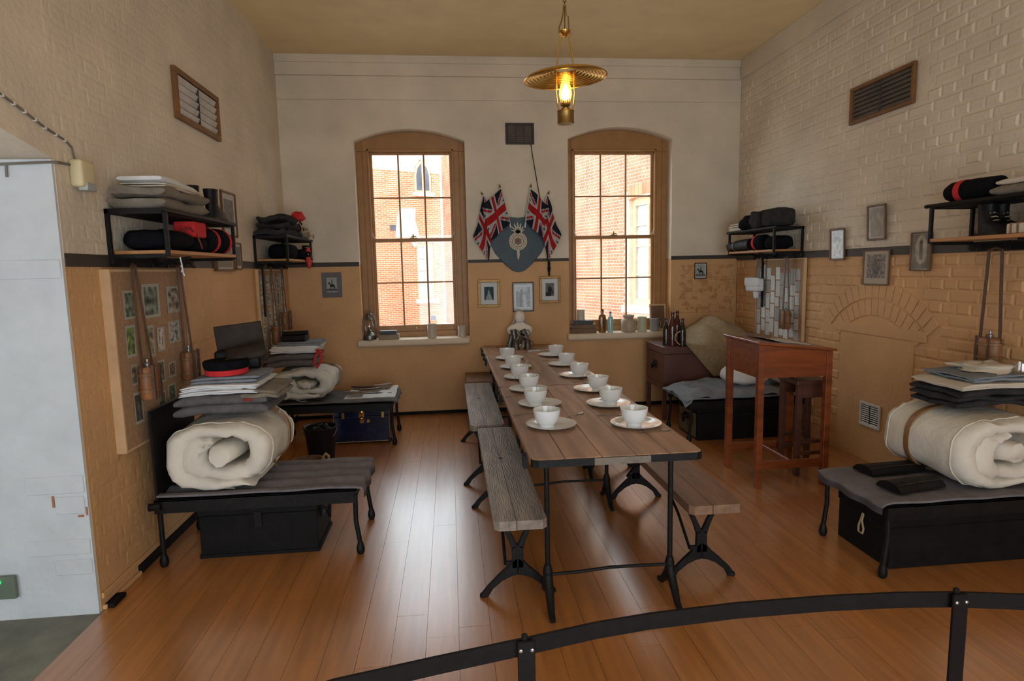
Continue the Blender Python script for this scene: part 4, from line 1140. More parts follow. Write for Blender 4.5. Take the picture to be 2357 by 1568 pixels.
Lc = [(3.29, 3.41, 1.38, 1.53, (.42, .46, .36)), (3.48, 3.68, 1.37, 1.56, (.36, .42, .36)), (3.77, 3.95, 1.38, 1.54, (.55, .5, .42)), (3.28, 3.38, 1.18, 1.35, (.42, .50, .25)), (3.49, 3.58, 1.15, 1.33, (.6, .56, .44)), (3.61, 3.7, 1.17, 1.31, (.95, .80, .68)),
      (3.76, 3.91, 1.2, 1.33, (.6, .6, .54)), (3.3, 3.36, 1.03, 1.14, (.4, .36, .28)), (3.58, 3.67, .99, 1.12, (.38, .36, .30)), (3.72, 3.81, 1.0, 1.09, (.46, .34, .24)), (3.3, 3.39, .82, .99, (.30, .26, .22)), (3.56, 3.65, .85, .94, (.35, .34, .26)), (3.69, 3.79, .86, .96, (.30, .36, .2))]
pinboard(FLW, 3.185, 4.03, .70, 1.64, 'tall pinboard of small photographs on the left wall, nearest the camera', [(a, b, c, d, (lambda tn, k: (lambda u, v: foliage(u, v, k, tn)))(tn, i)) for i, (a, b, c, d, tn) in enumerate(Lc)], .05)
rr = random.Random(11); cs = []
for r in range(5):
    for c in range(5):
        a = 5.64+c*.165+rr.uniform(-.02, .02); z = 1.46-r*.155+rr.uniform(-.02, .02); tn = rr.uniform(.45, .8)
        cs.append((a, a+.12, z, z+.13, (lambda tn, k: (lambda u, v: foliage(u, v, k, (tn, tn*.97, tn*.85))))(tn, r*7+c)))
pinboard(FLW, 5.60, 6.46, .80, 1.645, 'pinboard of small photographs on the left wall, behind the farther bed', cs, .028)
cs = []
for c in range(9):
    z = .84 + (c % 2)*.05 + rr.uniform(0, .03)
    while z < 1.62:
        h = rr.uniform(.10, .17)
        if z+h > 1.63: break
        if not (z > 1.42 and rr.random() < .55) and not (z > 1.5 and c < 6 and rr.random() < .8):
            a = 5.36+c*.088+rr.uniform(-.006, .006); tn = rr.uniform(.72, 1.0)
            cs.append((a, a+.078, z, z+h-.012, (lambda tn, k: (lambda u, v: (tn*.86+.10*gn(u, v, 7, k), tn*.86+.10*gn(u, v, 7, k), tn*.84+.1*gn(u, v, 7, k))))(tn, len(cs))))
        z += h
pinboard(lambda u, v, d=0: (XR-.011-d, u, v), 5.30, 6.18, .80, 1.65, 'pinboard covered with rows of pale cards on the right wall', cs, .028)

# ------------------------------------------------------------ wall shelves
def shelf(side, y0, y1, label, zt=1.945, zb=1.735):
    xw = XL if side < 0 else XR-.012
    s = 1 if side < 0 else -1
    X = lambda d: xw + s*d
    t = thing('two_tier_shelf', label, 'shelf', (X(.15), (y0+y1)/2, zb), 'iron two-tier shelves over the beds')
    def bx(mb, d0, d1, a, b, c, d): a0, a1 = sorted((X(d0), X(d1))); mb.box(a0, a1, a, b, c, d)
    for y in (y0, y1-.02):
        fr = MB()
        bx(fr, .002, .022, y, y+.02, 1.66, zt)                     # wall upright
        bx(fr, .28, .30, y, y+.02, zb-.03, zt)                     # front upright
        bx(fr, .022, .28, y, y+.02, zt-.028, zt); bx(fr, .022, .28, y, y+.02, zb-.04, zb-.02)
        part('end_frame', fr, m_iron, t, bev=.002)
    rl = MB().tube([(X(.295), y0-.035, zt-.008), (X(.295), y1+.035, zt-.008)], .012, 8); bx(rl, .002, .022, y0, y1, zt-.025, zt-.001)
    part('top_rail', rl, m_iron, t)
    for k in range(4):
        mb = MB(); bx(mb, .03+.062*k, .03+.062*k+.05, y0+.021, y1-.021, zt-.024, zt-.004); part('top_slat', mb, m_blackpaint, t)
    mb = MB(); bx(mb, .025, .302, y0+.021, y1-.021, zb-.02, zb); part('shelf_board', mb, m_shelfwood, t, bev=.002)
    bk = MB(); ym = (y0+y1)/2; bx(bk, .002, .03, ym-.02, ym+.02, 1.66, zb-.021); bk.bar((X(.02), ym, 1.665), (X(.20), ym, zb-.022), .02, .012)
    part('bracket', bk, m_iron, t)
    pg = MB(); bx(pg, .006, .024, y0+.021, y1-.021, 1.655, 1.70); part('peg_rail', pg, m_blackpaint, t)
    n = 5
    for k in range(n):
        y = y0+.12+(y1-y0-.24)*k/(n-1)
        part('hook', MB().tube([(X(.02), y, 1.685), (X(.05), y, 1.675), (X(.055), y, 1.655), (X(.07), y, 1.65), (X(.075), y, 1.668)], .004, 6), m_iron, t)
    return X
XLs = shelf(-1, 3.28, 4.27, 'near left shelf, with thick blankets on top')
shelf(-1, 5.60, 6.55, 'far left shelf, with dark bundles and red cloth')
XRs = shelf(1, 5.36, 6.28, 'far right shelf, with black packs and boots')
shelf(1, 2.50, 3.54, 'near right shelf, cut off by the right edge of the photograph')

# slung leather water bottles
def sling_bottle(side, y, z, label, h=.175, r=.062, spread=.05, hooky=None, d=.09):
    xw = XL if side < 0 else XR-.012
    s = 1 if side < 0 else -1
    x = xw+s*d; hy = y if hooky is None else hooky
    t = thing('water_bottle', label, 'bottle', (x, y, z), 'leather-slung water bottles hanging from the shelf hooks')
    part('body', MB().lathe([(.001, z), (r*.85, z), (r, z+.012), (r*.97, z+h*.5), (r, z+h-.012), (r*.85, z+h), (.001, z+h)], (x, y, 0), 20, ex=.7), m_bottle, t, smooth=40)
    for zz in (z+h*.22, z+h*.72):
        part('band', MB().lathe([(r*.97, zz), (r*1.06, zz+.002), (r*1.06, zz+.016), (r*.97, zz+.018)], (x, y, 0), 20, ex=.72), m_strap, t, smooth=40)
    cr = MB()
    for yy in (y-r*.55, y+r*.55):
        cr.box(x+s*r*.60-.003, x+s*r*.60+.008*s+.003, yy-.009, yy+.009, z-.002, z+h+.012)
    part('cradle_strap', cr, m_dstrap, t)
    part('stopper', MB().lathe([(.016, z+h), (.018, z+h+.018), (.009, z+h+.024), (.010, z+h+.04), (.001, z+h+.042)], (x, y, 0), 10), m_steel, t, smooth=40)
    sl = MB()
    for sg in (-1, 1):
        a = Vector((x, y+sg*r*.9, z+h*.8)); b = Vector((xw+s*.075, hy+sg*spread*.35, 1.66))
        sl.bar(a, b, .020, .005, up=(1, 0, 0))
    sl.tube([(xw+s*.075, hy-spread*.35, 1.655), (xw+s*.073, hy, 1.668), (xw+s*.075, hy+spread*.35, 1.655)], .008, 6)
    part('sling', sl, m_dstrap, t)
sling_bottle(-1, 3.39, .945, 'brown leather water bottle hanging at the left of the near pinboard', hooky=3.37)
sling_bottle(-1, 3.91, .955, 'brown leather water bottle hanging at the right of the near pinboard', hooky=3.905)
sling_bottle(-1, 5.83, .945, 'water bottle hanging in front of the far left pinboard', hooky=5.83)
sling_bottle(-1, 6.17, 1.05, 'water bottle hanging at the corner end of the far left shelf', hooky=6.19)
sling_bottle(1, 5.475, .975, 'brown water bottle hanging before the cards of the right pinboard', hooky=5.52)
sling_bottle(1, 3.265, .975, 'dark brown water bottle hanging from the nearest right shelf', h=.16, r=.075, spread=.12, hooky=3.285)
# white haversack
hv = thing('haversack', 'white canvas haversack hanging by straps under the far right shelf', 'bag', (3.22, 6.12, 1.2))
def puff(cx, cy, cz, rx, ry, rz, n=14, m_=10, p=.6, amp=.06, sd=0):
    rings = []
    for j in range(m_+1):
        ph = -PI/2+PI*j/m_; rings.append([])
        for k in range(n):
            a = 2*PI*k/n
            sp = lambda q, e: math.copysign(abs(q)**e, q)
            q = 1+amp*noise.noise(Vector((math.cos(a)*1.7+sd, math.sin(a)*1.7, ph*1.7)))
            rings[-1].append((cx+rx*q*sp(math.cos(ph), p)*sp(math.cos(a), p)+1e-5*k, cy+ry*q*sp(math.cos(ph), p)*sp(math.sin(a), p), cz+rz*q*sp(math.sin(ph), p)))
    return rings
part('bag_body', MB().loft(puff(3.21, 6.11, 1.385, .035, .15, .072, 18, 12, .35, .1, 3)), m_sheet, hv, smooth=70)
part('bag_flap', MB().loft(puff(3.185, 6.11, 1.415, .012, .155, .045, 18, 12, .3, .08, 5)), m_sheet, hv, smooth=70)
part('hanging_tail', MB().loft(puff(3.205, 6.06, 1.29, .014, .045, .05)), m_sheet, hv, smooth=70)
ss = MB()
for y in (6.03, 6.09): ss.bar((3.215, y, 1.42), (3.22, y-.02, 1.665), .022, .005, up=(1, 0, 0))
part('strap', ss, m_brownwool, hv)
sc = thing('scabbard', 'black leather scabbard hanging below the white haversack', 'scabbard', (3.24, 6.0, 1.1))
part('sheath', MB().box(3.235, 3.25, 5.985, 6.02, 1.15, 1.62), m_bleather, sc, bev=.004)
part('loop', MB().bar((3.243, 6.0, 1.60), (3.23, 6.0, 1.675), .03, .006, up=(1, 0, 0)), m_bleather, sc)
sc = thing('scabbard', 'black scabbard hanging at the left end of the far left shelf', 'scabbard', (XL+.06, 5.63, 1.25))
part('sheath', MB().box(XL+.055, XL+.07, 5.60, 5.64, 1.22, 1.655), m_bleather, sc, bev=.004)
part('loop', MB().bar((XL+.062, 5.62, 1.645), (XL+.075, 5.71, 1.68), .03, .006, up=(1, 0, 0)), m_bleather, sc)

# ------------------------------------------------------------ cloth builders
def stadium(a0, a1, z0, t, na=6, nl=7):
    r = t/2; P = []
    for i in range(nl+1): P.append((a1-r-(a1-a0-2*r)*i/nl, z0))
    for i in range(1, na): q = PI*i/na; P.append((a0+r-r*math.sin(q), z0+r-r*math.cos(q)))
    for i in range(nl+1): P.append((a0+r+(a1-a0-2*r)*i/nl, z0+t))
    for i in range(1, na): q = PI*i/na; P.append((a1-r+r*math.sin(q), z0+r+r*math.cos(q)))
    return P
def fold(mb, x0, x1, y0, y1, z0, t, axis='x', sag=None, amp=.004, seed=0, seg=12):
    """one rounded fold of cloth, its rounded edges facing across the axis"""
    rings = []
    for i in range(seg+1):
        u = i/seg; e = min(1, .55+6*min(u, 1-u))
        ring = []
        S = stadium(y0, y1, z0, t) if axis == 'x' else stadium(x0, x1, z0, t)
        for a, z in S:
            zz = z0+t/2+(z-z0-t/2)*e
            b = (x0+(x1-x0)*u) if axis == 'x' else (y0+(y1-y0)*u)
            n1 = noise.noise(Vector((a*7+seed, b*7, z*5)))*amp; n2 = noise.noise(Vector((a*9, b*9+seed, 3+z*5)))*amp
            if axis == 'x': p = [b+n2*.5, a+n1*1.6, zz+n2]
            else: p = [a+n1*1.6, b+n2*.5, zz+n2]
            if sag: p[2] += sag(p[0], p[1])
            ring.append(tuple(p))
        rings.append(ring)
    return mb.loft(rings)
def pile(name, label, cat, m, x0, x1, y0, y1, z0, ts, axis='x', sag=None, seed=0, jit=.012, group=None, amp=.004):
    rr = random.Random(seed); mb = MB(); z = z0
    for t in ts:
        j = [rr.uniform(-jit, jit) for _ in range(4)]
        fold(mb, x0+j[0], x1+j[1], y0+j[2], y1+j[3], z, t*1.0, axis, sag, amp, seed+z*50); z += t*.97
    return single(name, mb, m, label, cat, group, smooth=70)
def blob(name, label, cat, m, c, r, p=.6, amp=.12, sd=0, n=22, mm=14, group=None):
    return single(name, MB().loft(puff(*c, *r, n, mm, p, amp, sd)), m, label, cat, group, smooth=75)

def mattress_roll(label, cx, cz, rx, rz, y0, y1, turns, m, mirror=False, strap_y=None, phase=0, tail=0.0, flat=0.0, grp='rolled mattresses on the beds', lump=.012):
    """mattress rolled up with its axis along y, showing its spiral at the ends"""
    t = thing('rolled_mattress', label, 'mattress', (cx, (y0+y1)/2, cz-rz), grp)
    n = int(34*turns); th1 = 2*PI*turns; a = .40
    spw = lambda q, e=.74: math.copysign(abs(q)**e, q)
    pitch = (1-a)/turns; hp = pitch*.47
    def pt(th, off):
        f = a-hp*.0 + (1-a-hp)*th/th1 + off
        x = spw(math.cos(th+phase))*rx*f; z = spw(math.sin(th+phase))*rz*f
        if mirror: x = -x
        if z < 0: z *= 1-flat
        return (cx+x, cz+z)
    outer, inner = [], []
    for i in range(n+1):
        th = th1*i/n
        o_, i_ = hp, -hp
        if i > n-4: k = (n-i)/4; o_ = hp*(.45+.55*k); i_ = -hp*(.45+.55*k)
        if i < 3: k = i/3; o_ *= .5+.5*k; i_ *= .5+.5*k
        outer.append(pt(th, o_)); inner.append(pt(th, i_))
    L = y1-y0; K = 22
    ys = []
    for k in range(K+1):
        q = k/K; ys.append(y0 + L*(.5-.5*math.cos(PI*q)))
    def sc(k, i):
        d = min(ys[k]-y0, y1-ys[k])
        e = min(1, d/.055); base = math.sqrt(max(0, 1-(1-e)**2))*.78+.22
        puck = 1-.10*(1-e)*(.5+.5*math.sin(i*1.9))
        return base*puck
    def f3(x, z, y):
        d = min(y-y0, y1-y); w = max(0, 1-d/.12)
        nx_ = noise.noise(Vector((x*7, y*5, z*7)))*lump; nz_ = noise.noise(Vector((x*7+9, y*5, z*7)))*lump
        wr = w*(.009*math.sin(math.atan2(z-cz, x-cx)*19+y*30) + .010*noise.noise(Vector((x*16, y*9, z*16))))
        return (x+nx_, y+(.018*noise.noise(Vector((x*9, 0, z*9))))*w, z+nz_+wr)
    mb = MB().ribbon(outer, inner, ys, f3, sc)
    part('mattress', mb, m, t, smooth=75)
    # puffed core seen in the middle of the spiral
    core = MB(); rings = []
    for k in range(9):
        y = y0-.004+(L+.008)*k/8; e = min(1, .70+2.4*min(k, 8-k)/8)
        f = (a-hp*.75)*e
        rings.append([f3(cx+rx*f*spw(math.cos(q)), cz+rz*f*spw(math.sin(q)), y) for q in [2*PI*j/14 for j in range(14)]])
    part('core', core.loft(rings), m, t, smooth=75)
    def frac(q):
        if mirror: q = PI-q
        tt = th1 - ((th1+phase-q) % (2*PI))
        return a + (1-a-hp)*tt/th1 + hp
    for ye in (y0+.062, y1-.062):        # stitched seams near both ends
        sp_ = []
        for k in range(60):
            th = th1-(2*PI)*(1-k/59); o_ = hp+.004
            if k > 55: break
            x, z = pt(th, o_); sp_.append(f3(x, z, ye))
        part('seam', MB().tube(sp_, .0035, 5), m, t, smooth=60)
    if strap_y is not None:
        N = 44; rings = []
        for k in range(N):
            q = 2*PI*k/N; c, s = math.cos(q), math.sin(q)
            zz = s*(1-flat) if s < 0 else s
            r = 1.0
            ex = max(rx*.93, 0)
            f = frac(q)
            pts = []
            for dr, dy in ((.002, -.02), (.011, -.018), (.011, .018), (.002, .02)):
                pts.append((cx+spw(c)*(rx*f+dr), strap_y+dy+.01*s, cz+spw(zz)*(rz*f+dr)))
            rings.append(pts)
        so = part('strap', MB().loft(rings, loop=True), m_strap, t)
        q = math.radians(60 if not mirror else 140); 
        f = frac(q)
        bx_, bz_ = cx+spw(math.cos(q))*(rx*f+.013), cz+spw(math.sin(q))*(rz*f+.013)
        tg = Vector((-math.sin(q)*rx, 0, math.cos(q)*rz)).normalized()
        nrm = Vector((0, 1, 0)).cross(tg)
        part('buckle', MB().obox((bx_, strap_y+.01*math.sin(q), bz_), tg*.035, (0, .024, 0), nrm*.006), m_strap, so, bev=.003)
    return t

# ------------------------------------------------------------ beds
def bed(side, xe, xw, y0, y1, label, zt=.385, blanket=m_bedgrey, ridge=.010, nr=4, drape=.055, ball=True, head=False, xb=None, over=.055, front=.0):
    """folded-up iron barrack bed: xe = end towards the room, xw = end at the wall"""
    s = 1 if xw > xe else -1
    t = thing('iron_bed', label, 'bed', ((xe+xw)/2, (y0+y1)/2, 0), 'iron barrack beds along the side walls')
    a, b = min(xe, xw), max(xe, xw)
    for y in (y0, y1):
        part('side_rail', MB().box(a-.02, b, y-.006, y+.006, zt-.075, zt-.002).add(*(lambda q: (q.v, q.f))(MB().box(a-.02, b, y-.006 if y == y0 else y-.03, y+.03 if y == y0 else y+.006, zt-.008, zt-.001))), m_iron, t)
    for x in (xe, xw):
        part('end_rail', MB().box(x-.012, x+.012, y0+.007, y1-.007, zt-.05, zt-.010), m_iron, t)
    part('slats', MB().box(a+.014, b-.014, y0+.03, y1-.03, zt-.028, zt-.009), m_iron, t)
    for x in (xe, xw):
        for y in (y0, y1):
            lg = MB()
            yy = y+(.012 if y == y0 else -.012)
            lean = .018*s if x == xe else 0
            lg.tube([(x-lean*.2, yy, zt-.03), (x, yy, .20), (x-lean, yy, .06)], .0135, 10)
            lg.lathe([(.014, .07), (.020, .05), (.024, .03), (.022, .012), (.016, .0), (.001, .0)], (x-lean, yy, 0), 12)
            part('leg', lg, m_iron, t, smooth=45)
    if head:
        part('headboard', MB().box(xw+.0*s-.006, xw+.006, y0-.01, y1+.02, zt+.002, .885), m_iron, t, bev=.003)
        kb = MB().tube([(xw+.02, y0-.012, .355), (xw-.04, y0-.014, .352)], .022, 8); part('hinge_knob', kb, m_iron, t)
    # blanket: a top sheet that turns down over the room end
    L = abs(xw-xe)
    def f(u, v):
        d = u*(L+over+drape)
        y = y0-.012+(y1-y0+.024)*v
        rid = ridge*math.sin(v*nr*2*PI+.6)*min(1, u*5+.4) + .006*noise.noise(Vector((d*6, y*7, side)))
        x_end = xe - s*over
        if d < drape: x = x_end - s*.008*math.sin(v*17); z = zt+.022-drape+d+ridge*.4*math.sin(v*nr*2*PI+.6)
        else: x = x_end + s*(d-drape); z = zt+.022+rid + (0 if d > drape+.03 else -.006)
        return (x, y, max(z, zt+.010) if d > drape+over else z)
    part('blanket', MB().sheet(34, 26, f, .011), blanket, t, smooth=60)
    return t
ZB = .385
bed(-1, -.575, -1.625, 3.345, 3.855, 'iron bed nearest the camera on the left, with a black head plate', ZB, m_bedgrey, .009, 4, .06, head=True)
bed(-1, -.575, -1.60, 5.53, 6.06, 'farther iron bed on the left, over the blue trunk', ZB+.02, m_grey, .004, 2, .02)
bed(1, 2.165, 3.26, 2.69, 3.21, 'iron bed nearest the camera on the right, with leather gaiters on it', ZB-.005, m_bedgrey, .004, 2, .05)
bed(1, 2.14, 3.24, 5.14, 5.68, 'iron bed in the right corner behind the writing desk', ZB+.0, m_bluegrey, .004, 2, .02, xb=None)

# left near bed: roll and stack
mattress_roll('large rolled cream mattress with its spiral end showing, on the near left bed', -1.285, .610, .335, .212, 3.355, 3.93, 1.55, m_canvas, strap_y=3.77, phase=math.radians(100), flat=0.02, lump=.016)
sagL = lambda x, y: -.55*max(0, -(x+1.35))**2 - .5*max(0, x+1.15)**2
pile('folded_blanket', 'two-fold charcoal blanket lying on the near left mattress roll', 'blanket', m_grey, -1.545, -1.045, 3.44, 3.84, .826, [.056, .054], 'x', sagL, 1, .008)
bl = pile('folded_blanket', 'taupe folded blanket end at the right of the near left stack', 'blanket', m_brownwool, -1.20, -1.0, 3.46, 3.83, .928, [.028, .026], 'x', lambda x, y: sagL(x, y)-.02, 2, .014, amp=.018)
pile('folded_sheet', 'pile of white folded sheets with ragged edges in the near left stack', 'linen', m_sheet, -1.515, -1.10, 3.46, 3.82, .937, [.011]*5, 'x', sagL, 3, .016, amp=.006)
pile('folded_shirt', 'blue-grey folded cotton shirt on the near left stack, under the cap', 'clothing', m_bluegrey, -1.46, -1.10, 3.50, 3.82, .994, [.017, .016], 'x', sagL, 4, .014)
single('red_tag', MB().loft(puff(-1.145, 3.445, .905, .028, .012, .008)), m_dred, 'dark red cloth tag poking out of the near left blankets', 'cloth', smooth=70)
cp = thing('forage_cap', 'black forage cap with a scarlet band on the near left stack', 'cap', (-1.315, 3.63, 1.027))
part('band', MB().lathe([(.108, 1.027), (.118, 1.030), (.118, 1.058), (.112, 1.062)], (-1.315, 3.63, 0), 30), m_red, cp, 'scarlet cap band', smooth=40)
part('crown', MB().lathe([(.112, 1.060), (.119, 1.064), (.126, 1.099), (.118, 1.109), (.04, 1.106), (.001, 1.104)], (-1.315, 3.63, 0), 30), m_navy, cp, smooth=50)
part('button', MB().lathe([(.001, 1.112), (.008, 1.109), (.006, 1.10)], (-1.315, 3.63, 0), 8), m_brass, cp)
sa = thing('leather_satchel', 'dark leather satchel with its flap thrown back, behind the cap on the near left stack', 'bag', (-1.28, 3.80, 1.0))
def rot_box(mb, c, sx, sy, sz, rz=0, rx=0, ry=0):
    M = Matrix.Translation(Vector(c)) @ Matrix.Rotation(rz, 4, 'Z') @ Matrix.Rotation(ry, 4, 'Y') @ Matrix.Rotation(rx, 4, 'X')
    q = MB().box(-sx/2, sx/2, -sy/2, sy/2, -sz/2, sz/2).xf(M); return mb.add(q.v, q.f)
part('bag_body', rot_box(MB(), (-1.30, 3.80, 1.088), .26, .10, .12, .18), m_bleather, sa, bev=.02, seg=3, smooth=50)
part('back_flap', rot_box(MB(), (-1.305, 3.865, 1.175), .275, .016, .25, .18, -.06, -.10), m_dleather, sa, bev=.006, seg=2)
fp_ = MB()
prof = [(-.05, .0), (-.045, .035), (-.02, .065), (.02, .085), (.06, .085), (.075, .07), (.03, .06), (-.005, .035), (-.02, .0)]
fp_.prism(prof, lambda u, v, w: (w, 3.775+u-.04, 1.098+v), -1.34, -1.115)
part('front_flap', fp_.xf(Matrix.Translation(Vector((-1.22, 3.76, 1.1))) @ Matrix.Rotation(.22, 4, 'Z') @ Matrix.Rotation(-.18, 4, 'Y') @ Matrix.Translation(Vector((1.22, -3.76, -1.1)))), m_dleather, sa, bev=.006, smooth=50)
# trunk under the near left bed
tr = thing('storage_trunk', 'black wooden trunk with an iron end handle under the near left bed', 'trunk', (-1.13, 3.60, 0))
part('body', MB().box(-1.455, -.805, 3.425, 3.79, 0, .245), m_blackpaint, tr, bev=.004)
part('lid', MB().box(-1.46, -.80, 3.42, 3.795, .247, .305), m_blackpaint, tr, bev=.004)
part('base_rim', MB().box(-1.462, -.798, 3.419, 3.796, 0.0, .02), m_blackpaint, tr)
hd = MB().tube([(-.800, 3.55, .215), (-.775, 3.555, .20), (-.77, 3.60, .135), (-.775, 3.645, .20), (-.800, 3.65, .215)], .009, 8); hd.box(-.8045, -.797, 3.54, 3.66, .16, .235)
part('handle', hd, m_iron, tr)
part('hasp', MB().box(-1.15, -1.11, 3.415, 3.4245, .17, .26), m_bleather, tr)

# left far bed: squashed roll, stack, brushes
mattress_roll('flattened pale ticking mattress roll on the far left bed', -1.34, .60, .335, .165, 5.52, 6.04, 1.4, m_ticking, strap_y=5.92, phase=math.radians(150), flat=.05, lump=.026)
pile('folded_blanket', 'charcoal folded blanket on the far left mattress roll', 'blanket', m_grey, -1.69, -1.24, 5.54, 5.95, .765, [.06, .055], 'x', lambda x, y: -.6*max(0, abs(x+1.35)-.1)**2, 6, .006)
pile('folded_sheet', 'white folded sheets on the far left stack', 'linen', m_sheet, -1.62, -1.22, 5.55, 5.93, .885, [.013]*5, 'x', None, 7, .016, amp=.006)
pile('folded_shirt', 'blue-grey folded shirt on the far left stack under the black case', 'clothing', m_bluegrey, -1.57, -1.20, 5.60, 5.90, .95, [.016, .014], 'x', None, 8, .012)
bc = thing('leather_case', 'black leather case with a rolled lid on top of the far left stack', 'case', (-1.43, 5.72, .985))
part('case_body', MB().box(-1.55, -1.33, 5.64, 5.80, .984, 1.04), m_bleather, bc, bev=.012, seg=2)
part('lid_roll', MB().tube([(-1.53, 5.66, 1.055), (-1.31, 5.67, 1.06)], .021, 10), m_bleather, bc, smooth=50)
rd = MB(); rd.tube([(-1.20, 5.53, .90), (-1.165, 5.50, .86), (-1.185, 5.48, .79), (-1.215, 5.49, .755)], .010, 6); rd.tube([(-1.20, 5.53, .90), (-1.225, 5.50, .85), (-1.235, 5.485, .775)], .010, 6); rd.tube([(-1.20, 5.53, .90), (-1.21, 5.51, .915), (-1.19, 5.505, .92), (-1.165, 5.50, .89)], .009, 6)
single('red_braid', rd, m_red, 'looped red braid hanging off the far left stack', 'braid', smooth=60)
tn_ = MB().sheet(18, 14, lambda u, v: (-1.02+.47*u, 5.66+.40*v, .432+.018*noise.noise(Vector((u*5, v*5, 1)))+(.05*max(0, u-.78)*4*max(0, v-.3) if u > .78 else 0)), .008)
single('white_cloth', tn_, m_sheet, 'crumpled white cloth spread at the end of the far left bed', 'cloth', smooth=70)
def brush(x, y, z, ang, L, label, m2=m_darkwood):
    t = thing('brush', label, 'brush', (x, y, z), 'cleaning brushes on the far left bed')
    M = Matrix.Translation(Vector((x, y, z))) @ Matrix.Rotation(ang, 4, 'Z')
    r = []
    for i in range(9):
        u = i/8; w = .026*math.sin(PI*min(.95, max(.06, u)))**.45
        r.append([(L*(u-.5), w*math.cos(2*PI*k/10), .030+.010*math.sin(2*PI*k/10)) for k in range(10)])
    part('back', MB().loft(r).xf(M), m2, t, smooth=60)
    part('bristles', MB().box(-L*.38, L*.38, -.019, .019, 0, .024).xf(M), m_brownwool, t)
brush(-.93, 5.74, .441, -.15, .20, 'brush with pale bristles lying nearest on the far left bed', m_benchw)
brush(-.80, 5.86, .443, .35, .22, 'wooden brush lying diagonally on the far left bed')
brush(-.90, 5.99, .443, -.2, .21, 'dark wooden brush at the back of the far left bed')
brush(-.70, 6.02, .450, .5, .20, 'brush tilted up at the back right of the far left bed', m_benchw)
# blue trunk and bucket
bt = thing('enamelled_trunk', 'dark blue tin trunk with brass lock and bright edges under the far left bed', 'trunk', (-.85, 5.80, 0))
part('body', MB().box(-1.12, -.605, 5.62, 6.00, .02, .262), m_bluetin, bt, bev=.006, seg=2)
part('lid', MB().box(-1.123, -.602, 5.617, 6.003, .264, .352), m_bluetin, bt, bev=.006, seg=2)
eg = MB()
for z in (.348, .024): eg.tube([(-1.115, 5.612, z), (-.61, 5.612, z)], .004, 6)
for x in (-1.118, -.607): eg.tube([(x, 5.612, .03), (x, 5.612, .345)], .004, 6)
part('edge_binding', eg, m_steel, bt, 'bright metal edge binding')
lk = MB().box(-.885, -.835, 5.606, 5.616, .255, .335)
q = MB().lathe([(.001, .012), (.014, .010), (.026, .004), (.028, 0)], (0,0,0), 16).xf(Matrix.Translation(Vector((-.86, 5.606, .308))) @ Matrix.Rotation(PI/2, 4, 'X')); lk.add(q.v, q.f)
q = MB().lathe([(.001, .012), (.012, .008), (.020, 0)], (0,0,0), 12).xf(Matrix.Translation(Vector((-.86, 5.607, .245))) @ Matrix.Rotation(PI/2, 4, 'X')); lk.add(q.v, q.f)
lk.box(-.878, -.842, 5.610, 5.6195, .20, .252)
part('lock', lk, m_brass, bt, smooth=40)
for x in (-1.03, -.665):
    part('catch', MB().box(x-.014, x+.014, 5.607, 5.6185, .245, .305), m_dbrass, bt, bev=.003)
part('lid_stud', MB().box(-.815, -.785, 5.611, 5.6195, .20, .235), m_dbrass, bt, bev=.003)
cn = MB()
for x in (-1.118, -.607):
    for z in (.03, .342): cn.box(x-.016, x+.016, 5.608, 5.64, z-.016, z+.016)
part('corner_cap', cn, m_iron, bt, bev=.005)
bk = thing('coal_bucket', 'black iron bucket filled with coal in front of the blue trunk', 'bucket', (-1.10, 4.98, 0))
part('bucket_body', MB().lathe([(.001, .012), (.085, .012), (.088, 0), (.095, .0), (.128, .335), (.136, .345), (.130, .352), (.120, .345), (.09, .03), (.001, .02)], (-1.10, 4.98, 0), 28), m_iron, bk, smooth=40)
part('handle', MB().tube([(-1.10+.136*math.cos(a), 4.98-.05*math.sin(a)*1.0-.02, .335-.10*math.sin(a)) for a in [PI*k/12 for k in range(13)]], .006, 6), m_steel, bk, smooth=60)
rr = random.Random(5)
for k in range(14):
    a = rr.uniform(0, 6.28); r = rr.uniform(0, .085)
    c = MB().loft(puff(-1.10+r*math.cos(a), 4.98+r*math.sin(a), .31+rr.uniform(0, .025), .028, .026, .022, 7, 4, 1, .4, k))
    single('coal_lump', c, m_bleather, 'black lump of coal in the iron bucket', 'coal', 'coal lumps in the bucket')
tb = thing('wooden_tub', 'small wooden tub with a rope handle in front of the coal bucket', 'tub', (-1.10, 4.60, 0))
part('tub_body', MB().lathe([(.001, .01), (.095, .01), (.097, 0), (.11, 0), (.125, .185), (.112, .185), (.10, .03), (.001, .025)], (-1.12, 4.60, 0), 24), m_benchw, tb, smooth=40)
part('rope_handle', MB().tube([(-1.01, 4.56, .17), (-.995, 4.545, .22), (-.975, 4.54, .245), (-.955, 4.545, .225), (-.96, 4.56, .17), (-.985, 4.57, .14)], .010, 8), m_rope, tb, smooth=60)

